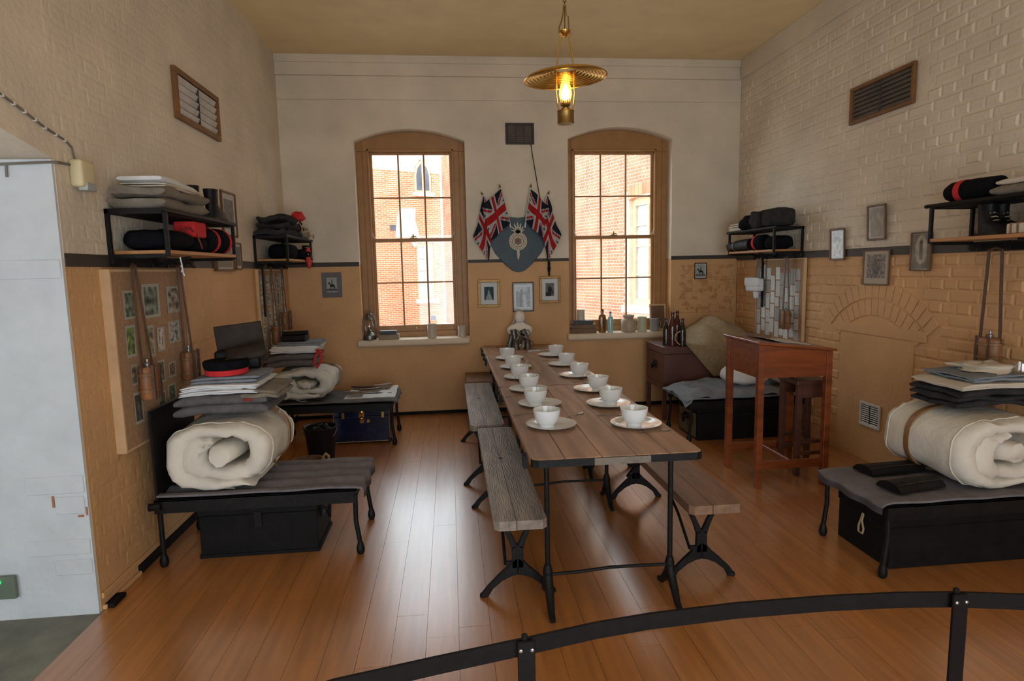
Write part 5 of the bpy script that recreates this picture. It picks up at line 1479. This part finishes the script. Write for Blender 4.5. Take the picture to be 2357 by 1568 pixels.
# right near bed
mattress_roll('large rolled cream mattress on the near right bed, strapped in tan leather', 2.885, .60, .345, .205, 2.74, 3.33, 1.55, m_canvas, strap_y=3.10, phase=math.radians(100), flat=.02, lump=.016)
sagR = lambda x, y: -.8*max(0, abs(x-2.90)-.12)**2
pile('folded_blanket', 'dark grey fringed blanket lying lowest on the near right roll', 'blanket', m_dgrey, 2.67, 3.22, 2.88, 3.22, .815, [.030, .028], 'x', sagR, 21, .014, amp=.016)
pile('folded_blanket', 'charcoal folded blanket with a rounded fold on the near right roll', 'blanket', m_dgrey, 2.67, 3.23, 2.87, 3.23, .876, [.036], 'x', sagR, 22, .008, amp=.013)
pile('folded_sheet', 'cream folded sheets in the near right stack', 'linen', m_creamsheet, 2.67, 3.23, 2.86, 3.21, .914, [.011]*3, 'x', sagR, 23, .014, amp=.005)
pile('folded_shirt', 'grey cotton shirt folded on the near right stack', 'clothing', m_bluegrey, 2.74, 3.23, 2.88, 3.2, .951, [.018, .012], 'x', sagR, 24, .012, amp=.016)
blob('crumpled_cloth', 'crumpled cream cloth on top of the near right stack', 'cloth', m_creamsheet, (2.97, 3.06, .995), (.15, .11, .030), .8, .55, 3)
jr = MB().lathe([(.001, .984), (.042, .984), (.044, 1.02), (.043, 1.035), (.039, 1.035), (.038, .99), (.001, .988)], (3.10, 2.955, 0), 20, caps=False)
single('glass_dish', jr, m_clear, 'small clear glass dish beside the crumpled cloth on the near right stack', 'dish', smooth=50)
def gaiter(c, ang, L, label):
    mb = MB(); rings = []
    for i in range(9):
        u = i/8; y = (u-.5)*.15; zc = .010+.034*math.sin(PI*u)**.6
        rings.append([(-L/2, y, .001), (L/2, y*.85, .001), (L/2, y*.85, zc*.9+.003), (-L/2, y, zc+.003)])
    mb.loft(rings)
    M = Matrix.Translation(Vector(c)) @ Matrix.Rotation(ang, 4, 'Z')
    t = thing('leather_gaiter', label, 'gaiter', c, 'black leather gaiters on the near right bed')
    part('gaiter_body', mb.xf(M), m_bleather, t, smooth=50)
    s = MB()
    for x in (-L*.3, L*.28): s.box(x-.009, x+.009, -.078, .078, .034, .050)
    part('seam', MB().tube([(-L*.48, -.045, .036), (0, -.042, .040), (L*.48, -.036, .035)], .004, 6).xf(M), m_dleather, t)
gaiter((2.475, 3.10, .412), .10, .36, 'black leather gaiter lying at the back of the near right bed')
gaiter((2.40, 2.845, .412), .16, .31, 'black leather gaiter lying in front, nearest the edge of the near right bed')
tr = thing('storage_trunk', 'large black trunk with a rope loop handle under the near right bed', 'trunk', (2.75, 3.0, 0))
part('body', MB().box(2.235, 3.27, 2.77, 3.19, 0, .225), m_blackpaint, tr, bev=.004)
part('lid', MB().box(2.23, 3.275, 2.765, 3.195, .227, .295), m_blackpaint, tr, bev=.004)
part('rope_handle', MB().tube([(2.225, 2.97, .225), (2.219, 2.975, .19), (2.217, 2.99, .145), (2.215, 2.985, .115), (2.215, 2.955, .115), (2.217, 2.95, .14), (2.219, 2.968, .185), (2.225, 2.966, .22)], .0055, 6), m_rope, tr, smooth=60)
# right far bed: pillow and trunk
def f(u, v):
    x = 2.07+1.05*u; y = 5.12+.60*v
    z = .462+.040*noise.noise(Vector((u*4.5, v*3, 2)))+.020*math.sin(u*11+v*3)+.014*noise.noise(Vector((u*13, v*8, 6)))-.07*max(0, .12-u)/.12-.05*max(0, .10-v)/.10
    return (x, y, max(z, .418) if u > .07 else z)
single('rumpled_blanket', MB().sheet(54, 30, f, .012), m_bluegrey, 'rumpled blue-grey blanket on the corner bed behind the desk', 'blanket', smooth=70)
blob('pillow', 'plump white pillow on the corner bed, seen under the desk', 'pillow', m_sheet, (2.74, 5.36, .565), (.20, .19, .085), .75, .10, 8)
blob('pillow', 'second cream pillow farther right on the corner bed, behind the stool', 'pillow', m_creamsheet, (3.07, 5.36, .565), (.115, .19, .08), .75, .10, 12)
tr = thing('storage_trunk', 'black trunk with an olive end and iron handle under the corner bed', 'trunk', (2.65, 5.43, 0))
m_olivep = mat('olive_black_paint', (.085, .07, .035), .5, var=.4, sc=9)
part('body', MB().box(2.215, 3.08, 5.18, 5.64, 0, .255), m_blackpaint, tr, bev=.004)
part('lid', MB().box(2.21, 3.085, 5.175, 5.645, .257, .325), m_blackpaint, tr, bev=.004)
part('end_panel', MB().box(2.205, 2.2145, 5.22, 5.60, .02, .245), m_olivep, tr, 'worn olive end panel')
hd = MB().box(2.199, 2.2045, 5.36, 5.46, .16, .22); hd.tube([(2.200, 5.365, .20), (2.175, 5.37, .19), (2.168, 5.41, .13), (2.175, 5.45, .19), (2.200, 5.455, .20)], .010, 8)
part('handle', hd, m_iron, tr)

# ------------------------------------------------------------ chest on a stand, bottles, sacking
cs = thing('chest_on_stand', 'plum-painted chest on a wooden stand under the right window, topped with beer bottles', 'chest', (2.63, 6.23, 0))
part('body', MB().box(2.175, 3.10, 5.96, 6.50, .375, .695), m_chest, cs, bev=.004)
part('lid', MB().box(2.165, 3.11, 5.945, 6.51, .697, .77), m_chest, cs, bev=.005, seg=2)
part('lid_moulding', MB().box(2.168, 3.107, 5.95, 6.505, .668, .682), m_chest, cs)
hd = MB().box(2.166, 2.1745, 6.19, 6.27, .52, .60); hd.tube([(2.168, 6.20, .575), (2.145, 6.20, .555), (2.14, 6.23, .515), (2.145, 6.26, .555), (2.168, 6.26, .575)], .009, 8)
part('handle', hd, m_iron, cs)
for x in (2.19, 3.07):
    for y in (5.985, 6.475): part('leg', MB().box(x-.02, x+.02, y-.02, y+.02, 0, .315), m_darkwood, cs, bev=.003)
sr = MB()
for y in (5.967, 6.457): sr.box(2.175, 3.09, y, y+.036, .317, .373)
for x in (2.172, 3.053): sr.box(x, x+.036, 6.004, 6.456, .317, .373)
part('stand_rail', sr, m_darkwood, cs, bev=.003)
def bottle(x, y, z, h, r, m, label, neck=.33, cork=None, shape='beer', ey=1.0, grp=None):
    t = thing('glass_bottle', label, 'bottle', (x, y, z), grp)
    if shape == 'beer': pr = [(.001, 0), (r, 0), (r*1.02, .01), (r, h*.52), (r*.86, h*.64), (r*.50, h*.80), (r*.38, h*.88), (r*.36, h*.95), (r*.44, h*.955), (r*.44, h), (.001, h)]
    else: pr = [(.001, 0), (r*.93, 0), (r, .012), (r, h*.66), (r*.85, h*.74), (r*.40, h*.78), (r*.36, h*.90), (r*.46, h*.91), (r*.46, h*.95), (.001, h*.95)]
    part('glass', MB().lathe([(a, z+b) for a, b in pr], (x, y, 0), 22, ey=ey), m, t, smooth=45)
    if cork: part('cork', MB().lathe([(r*.30, z+h*.94), (r*.34, z+h), (.001, z+h)], (x, y, 0), 10), cork, t)
    elif shape == 'beer': part('crown_lip', MB().lathe([(r*.44, z+h*.93), (r*.49, z+h*.94), (r*.49, z+h*.965), (r*.44, z+h*.975)], (x, y, 0), 16), m, t)
bottle(2.245, 6.10, .7705, .29, .034, m_olive, 'slim dark beer bottle at the left of the chest top')
bottle(2.29, 6.04, .7705, .355, .047, m_brownglass, 'tall red-brown beer bottle in front on the chest')
bottle(2.375, 6.13, .7705, .36, .045, m_brownglass, 'tall red-brown beer bottle behind on the chest')
bottle(2.385, 6.00, .7705, .29, .037, m_olive, 'dark beer bottle at the right of the chest top')
def sk(u, v):
    # v 0..0.38 hangs down the front, then runs back over the chest and up over a hump
    e = .36
    if v < e:
        w = v/e; x0 = 2.70-.30*w; z = .455+.345*w; y = 5.925+.012*math.sin(u*14)*(1-w)
        x = x0+(3.16-x0)*u
    else:
        w = (v-e)/(1-e); x0 = 2.40+.16*w; x = x0+(3.20-x0)*u; y = 5.93+.62*w
        hump = max(0, 1-((x-2.90)/.33)**2)*max(0, 1-((w-.72)/.72)**2)
        z = .785+.235*hump**.8+.012*noise.noise(Vector((x*9, y*9, 4)))+.022*hump*math.sin(x*26+w*3)
    return (x, y, z)
single('sacking_cover', MB().sheet(34, 30, sk, (0, .006, -.006)), m_burlap, 'brown sacking thrown over the right half of the chest, humped at the corner', 'sacking', smooth=70)
hb = thing('covered_bundle', 'bundle on the chest hidden under the sacking', 'bundle', (2.90, 6.30, .77))
part('bundle_body', MB().loft(puff(2.90, 6.34, .865, .19, .15, .090)), m_burlap, hb, smooth=70)
rp_ = MB().tube([(2.475, 5.97, .790), (2.425, 5.98, .80), (2.415, 5.985, .86), (2.40, 5.99, .905), (2.35, 5.985, .925), (2.305, 5.98, .90), (2.295, 5.975, .85), (2.32, 5.97, .81), (2.345, 5.96, .79)], .0065, 8)
single('rope_end', rp_, m_rope, 'pale rope looped up beside the bottles on the chest', 'rope', smooth=60)

# ------------------------------------------------------------ writing desk and stool
dk = thing('writing_desk', 'tall red mahogany writing desk with a sloping top, right of the tables', 'desk', (2.41, 4.23, 0))
dx0, dx1, dy0, dy1 = 2.135, 2.685, 3.965, 4.475
top = lambda x: 1.052-.062*(x-dx0)/(dx1-dx0)
for x in (dx0, dx1-.045):
    for y in (dy0, dy1-.045):
        part('leg', MB().add([(x,y,0),(x+.045,y,0),(x+.045,y+.045,0),(x,y+.045,0),(x,y,top(x)-.012),(x+.045,y,top(x+.045)-.012),(x+.045,y+.045,top(x+.045)-.012),(x,y+.045,top(x)-.012)], [(0,3,2,1),(4,5,6,7),(0,1,5,4),(1,2,6,5),(2,3,7,6),(3,0,4,7)]), m_redwood, dk, bev=.003)
for y in (dy0+.008, dy1-.026):
    part('apron', MB().prism([(dx0+.046, .80), (dx1-.046, .80), (dx1-.046, top(dx1-.046)-.014), (dx0+.046, top(dx0+.046)-.014)], lambda u, v, w: (u, w, v), y, y+.018), m_redwood, dk)
for x in (dx0+.008, dx1-.026):
    part('side_apron', MB().box(x, x+.018, dy0+.046, dy1-.046, .80, top(x+.02)-.014), m_redwood, dk)
ov = .018
tp = MB().add([(dx0-ov, dy0-ov, top(dx0-ov)-.010), (dx1+ov, dy0-ov, top(dx1+ov)-.010), (dx1+ov, dy1+ov, top(dx1+ov)-.010), (dx0-ov, dy1+ov, top(dx0-ov)-.010)] + [(dx0-ov, dy0-ov, top(dx0-ov)+.008), (dx1+ov, dy0-ov, top(dx1+ov)+.008), (dx1+ov, dy1+ov, top(dx1+ov)+.008), (dx0-ov, dy1+ov, top(dx0-ov)+.008)], [(0,3,2,1),(4,5,6,7),(0,1,5,4),(1,2,6,5),(2,3,7,6),(3,0,4,7)])
part('sloping_top', tp, m_redwood, dk, bev=.003)
for y in (dy0+.010, dy1-.034):
    part('stretcher', MB().box(dx0+.046, dx1-.046, y, y+.024, .135, .195), m_redwood, dk, bev=.002)
part('cross_stretcher', MB().box(2.40, 2.424, dy0+.035, dy1-.035, .15, .19), m_redwood, dk, bev=.002)
hg = MB()
for y in (dy0+.12, dy1-.12): hg.box(dx0+.05, dx0+.075, y-.02, y+.02, top(dx0+.06)+.0085, top(dx0+.06)+.0105)
part('hinge', hg, m_brass, dk)
def onslope(x, y, d): return (x, y, top(x)+.009+d)
pp = MB().sheet(8, 8, lambda u, v: onslope(2.30+.30*u, 4.10+.32*v, .004+.004*noise.noise(Vector((u*3, v*3, 5)))+(.012*max(0, .25-u)*4 if u < .25 else 0)), .003)
single('open_papers', pp, m_paper, 'open aged papers lying on the sloping desk top', 'paper')
bk_ = MB().obox((2.36, 4.40, top(2.36)+.024), (.075, 0, -.0085), (0, .045, 0), (.0016, 0, .013)); single('writing_box', bk_, m_book3, 'small brown box at the back of the sloping desk top', 'box', bev=.003)
so = thing('wooden_stool', 'dark brown wooden stool pushed half under the desk', 'stool', (2.72, 4.29, 0))
sx0, sx1, sy0, sy1 = 2.545, 2.86, 4.02, 4.40
sx0, sx1, sy0, sy1 = 2.55, 2.80, 4.16, 4.415
part('seat', MB().box(sx0-.012, sx1+.012, sy0-.012, sy1+.012, .70, .735), m_darkwood, so, bev=.005, seg=2)
for x in (sx0, sx1-.038):
    for y in (sy0, sy1-.038): part('leg', MB().box(x, x+.038, y, y+.038, 0, .699), m_darkwood, so, bev=.003)
for y in (sy0+.008, sy1-.03): part('apron', MB().box(sx0+.039, sx1-.039, y, y+.02, .60, .699), m_darkwood, so)
for z in (.16, .25):
    for y in (sy0+.008, sy1-.03): part('rung', MB().box(sx0+.039, sx1-.039, y, y+.02, z, z+.028), m_darkwood, so, bev=.002)

# ------------------------------------------------------------ window sill things
ZS = .8635
ln = thing('hurricane_lantern', 'dark hurricane lantern at the left end of the left sill', 'lantern', (-.89, 6.70, ZS))
lxx, lyy = -.895, 6.70
part('fount', MB().lathe([(.001, ZS), (.072, ZS), (.075, ZS+.008), (.068, ZS+.05), (.045, ZS+.068), (.028, ZS+.085), (.001, ZS+.085)], (lxx, lyy, 0), 22), m_pewter, ln, smooth=40)
part('globe', MB().lathe([(.030, ZS+.088), (.050, ZS+.12), (.053, ZS+.15), (.045, ZS+.19), (.033, ZS+.215)], (lxx, lyy, 0), 20, caps=False), m_clear, ln, smooth=60)
part('burner', MB().lathe([(.03, ZS+.086), (.032, ZS+.092), (.014, ZS+.11), (.006, ZS+.125), (.001, ZS+.126)], (lxx, lyy, 0), 14), m_pewter, ln, smooth=40)
part('chimney_cap', MB().lathe([(.034, ZS+.216), (.05, ZS+.222), (.034, ZS+.236), (.028, ZS+.27), (.038, ZS+.276), (.03, ZS+.292), (.001, ZS+.298)], (lxx, lyy, 0), 18), m_pewter, ln, smooth=40)
for s in (-1, 1):
    part('side_tube', MB().tube([(lxx+s*.062, lyy, ZS+.05), (lxx+s*.070, lyy, ZS+.10), (lxx+s*.068, lyy, ZS+.20), (lxx+s*.05, lyy, ZS+.255), (lxx+s*.03, lyy, ZS+.275)], .008, 8), m_pewter, ln, smooth=60)
part('bail', MB().tube([(lxx-.07, lyy+.005, ZS+.19), (lxx-.05, lyy+.01, ZS+.29), (lxx, lyy+.01, ZS+.325), (lxx+.05, lyy+.01, ZS+.29), (lxx+.07, lyy+.005, ZS+.19)], .003, 6), m_steel, ln)
def book(x0, x1, y0, y1, z0, h, m, label, grp):
    t = thing('book', label, 'book', ((x0+x1)/2, (y0+y1)/2, z0), grp)
    part('cover', MB().box(x0, x1, y0, y1, z0, z0+.004).box(x0, x1, y0, y1, z0+h-.004, z0+h).box(x0, x1, y0, y0+.004, z0+.0045, z0+h-.0045), m, t, bev=.001)
    part('pages', MB().box(x0+.004, x1-.004, y0+.005, y1-.004, z0+.0045, z0+h-.0045), m_pages, t)
book(-.795, -.575, 6.66, 6.785, ZS, .052, m_book2, 'tan book lying under the black book on the left sill', 'books on the left sill')
book(-.785, -.60, 6.665, 6.78, ZS+.0525, .040, m_book, 'black book lying on top of the tan book on the left sill', 'books on the left sill')
def pot(x, y, z, prof, m, label, name='stoneware_jar', cat='jar', handle=None, grp=None):
    t = thing(name, label, cat, (x, y, z), grp)
    part('body', MB().lathe([(a, z+b) for a, b in prof], (x, y, 0), 24, caps=False), m, t, smooth=45)
    if handle:
        s, r, h = handle
        part('handle', MB().tube([(x+s*r*.92, y, z+h*.82), (x+s*r*1.45, y, z+h*.80), (x+s*r*1.6, y, z+h*.52), (x+s*r*1.4, y, z+h*.25), (x+s*r*.95, y, z+h*.2)], .006, 8), m, t, smooth=60)
def jarp(r, h, lip=1.06): return [(.001, 0), (r, 0), (r*1.0, h*.86), (r*.92, h*.90), (r*lip, h*.94), (r*lip, h), (r*.85, h), (r*.85, h*.1), (.001, h*.08)]
pot(-.215, 6.69, ZS, jarp(.050, .155), m_salt, 'pale stoneware jar standing alone right of centre on the left sill')
pot(.115, 6.70, ZS, jarp(.043, .125), m_salt, 'small pale stoneware jar at the right end of the left sill')
for k, (x0, x1, z, h, m) in enumerate(((1.355, 1.64, 0, .052, m_book3), (1.36, 1.635, .0525, .045, m_book3), (1.37, 1.60, .098, .045, m_book))):
    book(x0, x1, 6.66, 6.785, ZS+z, h, m, ['lowest brown book', 'middle brown book', 'dark top book'][k]+' of the pile on the right sill', 'books on the right sill')
pot(1.475, 6.735, ZS+.1435, [(.001, 0), (.046, 0), (.046, .115), (.042, .12), (.001, .12)], m_salt, 'pale cylindrical jar standing on the books of the right sill')
bottle(1.715, 6.70, ZS, .265, .044, m_amber, 'amber and dark glass flask with a cork on the right sill', shape='flask', cork=m_dleather, ey=.6)
bottle(1.81, 6.70, ZS, .235, .033, m_blueglass, 'pale blue glass bottle on the right sill', shape='flask', cork=m_dleather, ey=.75)
pot(2.02, 6.70, ZS, [(.001, 0), (.080, 0), (.084, .01), (.084, .125), (.072, .145), (.056, .155), (.056, .165), (.066, .172), (.066, .19), (.054, .192), (.05, .15), (.07, .12), (.001, .02)], m_stoneware, 'squat brown stoneware crock with a collar on the right sill')
pot(2.18, 6.70, ZS, [(.001, 0), (.050, 0), (.054, .01), (.052, .15), (.055, .165), (.050, .165), (.047, .02), (.001, .015)], m_greenware, 'pale green jug with a handle on the left, on the right sill', 'jug', 'jug', (-1, .052, .16))
pot(2.325, 6.70, ZS, [(.001, 0), (.049, 0), (.050, .005), (.050, .135), (.053, .14), (.049, .142), (.046, .01), (.001, .008)], m_enamel, 'grey enamel mug on the right sill', 'enamel_mug', 'mug', (1, .048, .13))
ff = thing('photo_frame', 'thin brown photograph frame leaning in the right corner of the right sill', 'picture', (2.40, 6.76, ZS))
M = Matrix.Translation(Vector((2.395, 6.755, ZS+.002))) @ Matrix.Rotation(.10, 4, 'Z') @ Matrix.Rotation(-.12, 4, 'X')
f_ = MB(); w, h = .20, .30
for a in ((-w/2, w/2, 0, .018), (-w/2, w/2, h-.018, h), (-w/2, -w/2+.018, .018, h-.018), (w/2-.018, w/2, .018, h-.018)): f_.box(a[0], a[1], -.006, .006, a[2], a[3])
part('frame', f_.xf(M), m_boardedge, ff)
part('photograph', MB().box(-w/2+.018, w/2-.018, -.001, .004, .018, h-.018).xf(M), m_book3, ff)

# ------------------------------------------------------------ things on the wall shelves
SZ, SB = 1.946, 1.736
# near left shelf, top
pile('folded_blanket', 'thick taupe blankets folded on the near left shelf', 'blanket', m_brownwool, -1.70, -1.425, 3.30, 3.88, SZ, [.064, .054], 'y', None, 31, .014, amp=.024)
pile('folded_blanket', 'dark underside blanket fold at the bottom of the near left shelf pile', 'blanket', m_dgrey, -1.69, -1.45, 3.89, 3.93, SZ, [.03], 'y', None, 32, .004)
pile('folded_sheet', 'cream folded sheets on the near left shelf, under the white sheet', 'linen', m_creamsheet, -1.68, -1.455, 3.36, 3.84, SZ+.116, [.012]*2, 'y', None, 33, .010)
pile('folded_sheet', 'white folded sheet on top of the near left shelf pile', 'linen', m_sheet, -1.68, -1.46, 3.34, 3.78, SZ+.140, [.036], 'y', lambda x, y: -.05*max(0, y-3.5), 34, .008)
def boot(x, y, z, ang, label, m=m_bleather, h=.21, L=.24):
    t = thing('army_boot', label, 'boot', (x, y, z), None)
    M = Matrix.Translation(Vector((x, y, z))) @ Matrix.Rotation(ang, 4, 'Z')
    part('sole', MB().prism([(-.055, -.038), (.02, -.034), (.10, -.044), (.155, -.03), (.17, 0), (.155, .03), (.10, .044), (.02, .034), (-.055, .038), (-.07, 0)], lambda u, v, w: (u, v, w), 0, .016).xf(M), m_dleather, t)
    rings = []
    for zz, cx, rx, ry in ((.0165, .05, .115, .040), (.04, .048, .115, .041), (.06, .03, .095, .040), (.078, .0, .065, .037), (.10, -.015, .050, .036), (h-.02, -.018, .048, .040), (h, -.018, .050, .042)):
        rings.append([(cx+rx*math.cos(2*PI*k/18), ry*math.sin(2*PI*k/18), zz) for k in range(18)])
    part('upper', MB().loft(rings).xf(M), m, t, smooth=70)
    lc = MB()
    for k in range(4): lc.tube([(.046-k*.012, -.022, .082+k*.022), (.056-k*.012, 0, .086+k*.022), (.046-k*.012, .022, .082+k*.022)], .003, 5)
    part('laces', lc.xf(M), m_rope, t)
boot(-1.58, 4.03, SZ, PI/2+.15, 'black boot standing at the right end of the near left shelf, nearest the wall')
boot(-1.475, 4.05, SZ, PI/2-.05, 'black boot standing at the right end of the near left shelf, at the front edge', h=.19)
# near left shelf, lower
tu = thing('folded_tunic', 'dark navy tunic with red piping heaped on the lower near left shelf', 'clothing', (-1.57, 3.52, SB))
part('tunic_body', MB().loft(puff(-1.57, 3.52, SB+.058, .13, .22, .057, 26, 14, .7, .12, 4)), m_navy, tu, smooth=75)
pg = MB()
pg.tube([(-1.46, 3.52, SB+.05), (-1.475, 3.58, SB+.12), (-1.46, 3.64, SB+.135), (-1.44, 3.68, SB+.10), (-1.435, 3.71, SB+.05), (-1.435, 3.73, SB+.02)], .005, 6)
part('piping', pg, m_dred, tu, smooth=60)
single('red_cuff', MB().box(-1.56, -1.44, 3.66, 3.83, SB+.085, SB+.175), m_red, 'square scarlet cloth piece on the lower near left shelf', 'cloth', bev=.012, seg=2)
single('tunic_sleeve', MB().loft(puff(-1.50, 3.78, SB+.045, .065, .075, .042)), m_navy, 'dark rolled sleeve under the scarlet piece on the lower near left shelf', 'clothing', smooth=70)
def drumcap(x, y, z, r, L, label):
    """forage cap lying on its side, its crown facing along y"""
    t = thing('forage_cap', label, 'cap', (x, y, z), 'caps with red bands on the shelves')
    M = Matrix.Translation(Vector((x, y, z+r))) @ Matrix.Rotation(-PI/2, 4, 'X')
    part('crown', MB().lathe([(.001, -L/2), (r*.9, -L/2), (r, -L/2+.012), (r, L*.22), (.001, L*.22)], (0,0,0), 26).xf(M), m_navy, t, smooth=45)
    part('band', MB().lathe([(r*1.0, L*.22), (r*1.03, L*.24), (r*1.0, L*.5), (r*.9, L*.5), (r*.88, L*.25)], (0,0,0), 26).xf(M), m_red, t, smooth=45)
drumcap(-1.515, 3.955, SB, .080, .16, 'dark scarlet-banded cap lying on the near left shelf, left of its twin')
drumcap(-1.515, 4.155, SB, .082, .15, 'dark cap with a scarlet band at the right end of the near left shelf')
# far left shelf
pile('folded_blanket', 'dark charcoal blankets folded on the far left shelf', 'blanket', m_dgrey, -1.71, -1.42, 5.61, 6.16, SZ, [.062, .058, .056], 'y', None, 41, .018, amp=.03)
blob('red_bundle', 'scarlet cloth bundle on top of the far left shelf pile', 'cloth', m_red, (-1.45, 6.12, SZ+.20), (.055, .09, .045), .9, .5, 5)
blob('kit_bag', 'grey-brown kit bag at the right end of the far left shelf', 'bag', m_brownwool, (-1.52, 6.36, SZ+.062), (.11, .20, .060), .7, .15, 6)
rp2 = MB().tube([(-1.45, 6.05, SZ+.10), (-1.40, 6.10, SZ+.05), (-1.38, 6.22, SZ+.07), (-1.385, 6.34, SZ+.03), (-1.38, 6.46, SZ+.045), (-1.395, 6.50, SZ+.015)], .006, 6)
rp2.tube([(-1.43, 5.93, SZ+.10), (-1.41, 5.97, SZ+.14), (-1.40, 6.05, SZ+.10), (-1.385, 6.0, SZ+.06)], .006, 6)
single('cord_lanyard', rp2, m_rope, 'pale cord trailing over the kit bag on the far left shelf', 'cord', smooth=60)
blob('black_pack', 'black rolled pack on the lower far left shelf', 'pack', m_navy, (-1.56, 5.96, SB+.072), (.11, .18, .070), .55, .08, 7)
rs_ = thing('red_coat', 'dark coat with a scarlet panel hanging over the edge of the lower far left shelf', 'clothing', (-1.44, 6.30, SB))
part('coat_body', MB().loft(puff(-1.50, 6.28, SB+.052, .12, .13, .050, 20, 10, .7, .2, 8)), m_navy, rs_, smooth=70)
part('scarlet_panel', MB().loft(puff(-1.405, 6.29, SB+.018, .014, .085, .10, 16, 10, .7, .2, 9)), m_red, rs_, smooth=70)
part('coat_button', MB().lathe([(.001, .012), (.011, .008), (.011, 0)], (0,0,0), 10).xf(Matrix.Translation(Vector((-1.395, 6.21, SB+.05))) @ Matrix.Rotation(PI/2, 4, 'Y')), m_brass, rs_)
boot(-1.46, 6.46, SB, -1.2, 'black boot at the right end of the lower far left shelf', h=.15)
# far right shelf
pile('folded_sheet', 'cream folded blanket at the left end of the far right shelf', 'linen', m_creamsheet, 3.02, 3.26, 6.06, 6.32, SZ, [.045, .022, .02], 'x', None, 51, .008)
blob('black_pack', 'black pack with a buckle in the middle of the far right shelf', 'pack', m_navy, (3.09, 5.93, SZ+.072), (.11, .13, .070), .7, .35, 13)
blob('black_pack', 'dark rounded pack on the far right shelf, second from the near end', 'pack', m_dgrey, (3.09, 5.71, SZ+.085), (.12, .12, .084), .6, .28, 14)
blob('black_pack', 'dark green-black pack at the near end of the far right shelf', 'pack', m_dgrey, (3.10, 5.48, SZ+.088), (.13, .115, .087), .5, .1, 15)
hm = thing('leather_boots', 'shiny black leather boots lying at the left end of the lower far right shelf', 'boots', (3.05, 6.1, SB))
part('leg_tube', MB().tube([(3.04, 5.86, SB+.065), (3.03, 6.0, SB+.062), (3.02, 6.12, SB+.056)], [.058, .060, .054], 16), m_bleather, hm, smooth=50)
part('foot', MB().loft(puff(3.02, 6.22, SB+.05, .055, .10, .049, 18, 10, .8, .1, 3)), m_bleather, hm, smooth=60)
part('spur_strap', MB().tube([(3.02+.058*math.cos(a), 6.12, SB+.056+.055*math.sin(a)) for a in [2*PI*k/16 for k in range(16)]], .005, 6, closed=True), m_steel, hm, smooth=60)
drumcap(3.06, 5.70, SB, .075, .15, 'dark cap with a scarlet band on the lower far right shelf')
blob('black_pack', 'black bag at the near end of the lower far right shelf', 'pack', m_navy, (3.12, 5.50, SB+.066), (.11, .10, .065), .6, .1, 16)
# near right shelf
nr_ = thing('rolled_coat', 'black rolled coat with a scarlet stripe on the near right shelf', 'clothing', (3.14, 3.32, SZ))
part('roll', MB().tube([(3.08, 3.49, SZ+.062), (3.08, 3.45, SZ+.064), (3.08, 3.30, SZ+.064), (3.08, 3.14, SZ+.062)], [.045, .061, .063, .058], 20, sq=1.0), m_navy, nr_, smooth=50)
part('stripe', MB().tube([(3.08, 3.40, SZ+.064), (3.08, 3.36, SZ+.064)], [.0655, .0655], 20), m_red, nr_, 'scarlet stripe round the rolled coat', smooth=50)
pile('folded_blanket', 'taupe folded blanket on the near right shelf beside the rolled coat', 'blanket', m_brownwool, 3.0, 3.27, 2.52, 3.13, SZ, [.055], 'y', None, 61, .004)
pile('folded_sheet', 'cream folded sheet on the taupe blanket of the near right shelf', 'linen', m_creamsheet, 3.01, 3.26, 2.53, 3.11, SZ+.056, [.030], 'y', None, 62, .004)
boot(3.10, 3.22, SB, -PI/2, 'black boot standing at the left on the lower near right shelf', h=.18)
boot(3.20, 3.24, SB, -PI/2+.1, 'black boot behind its pair on the lower near right shelf', h=.18)
pk = thing('tied_packet', 'cream packet tied with two dark bands on the lower near right shelf', 'packet', (3.06, 2.96, SB))
part('packet_body', MB().box(3.02, 3.12, 2.80, 3.03, SB, SB+.055), m_creamsheet, pk, bev=.006, seg=2)
part('band', MB().box(3.017, 3.123, 2.995, 3.005, SB-.0, SB+.058), m_strap, pk); part('band', MB().box(3.017, 3.123, 2.955, 2.965, SB, SB+.058), m_strap, pk)
blob('khaki_bag', 'khaki bag behind the tied packet on the lower near right shelf', 'bag', m_brownwool, (3.19, 2.90, SB+.082), (.06, .15, .080), .6, .12, 17)

single('corner_pipe', MB().tube([(3.293, 6.693, .95), (3.293, 6.693, 1.66)], .006, 6), m_boardedge, 'thin pale pipe in the right back corner above the sacking', 'pipe')
tg = MB().tube([(XL+.30, 3.40, 1.70), (XL+.302, 3.41, 1.66), (XL+.30, 3.42, 1.625), (XL+.302, 3.43, 1.60)], .0035, 5)
tg.tube([(XL+.30, 3.40, 1.655), (XL+.302, 3.415, 1.64), (XL+.30, 3.40, 1.62)], .003, 5)
single('white_string', tg, m_sheet, 'short white string dangling under the near left shelf', 'string')
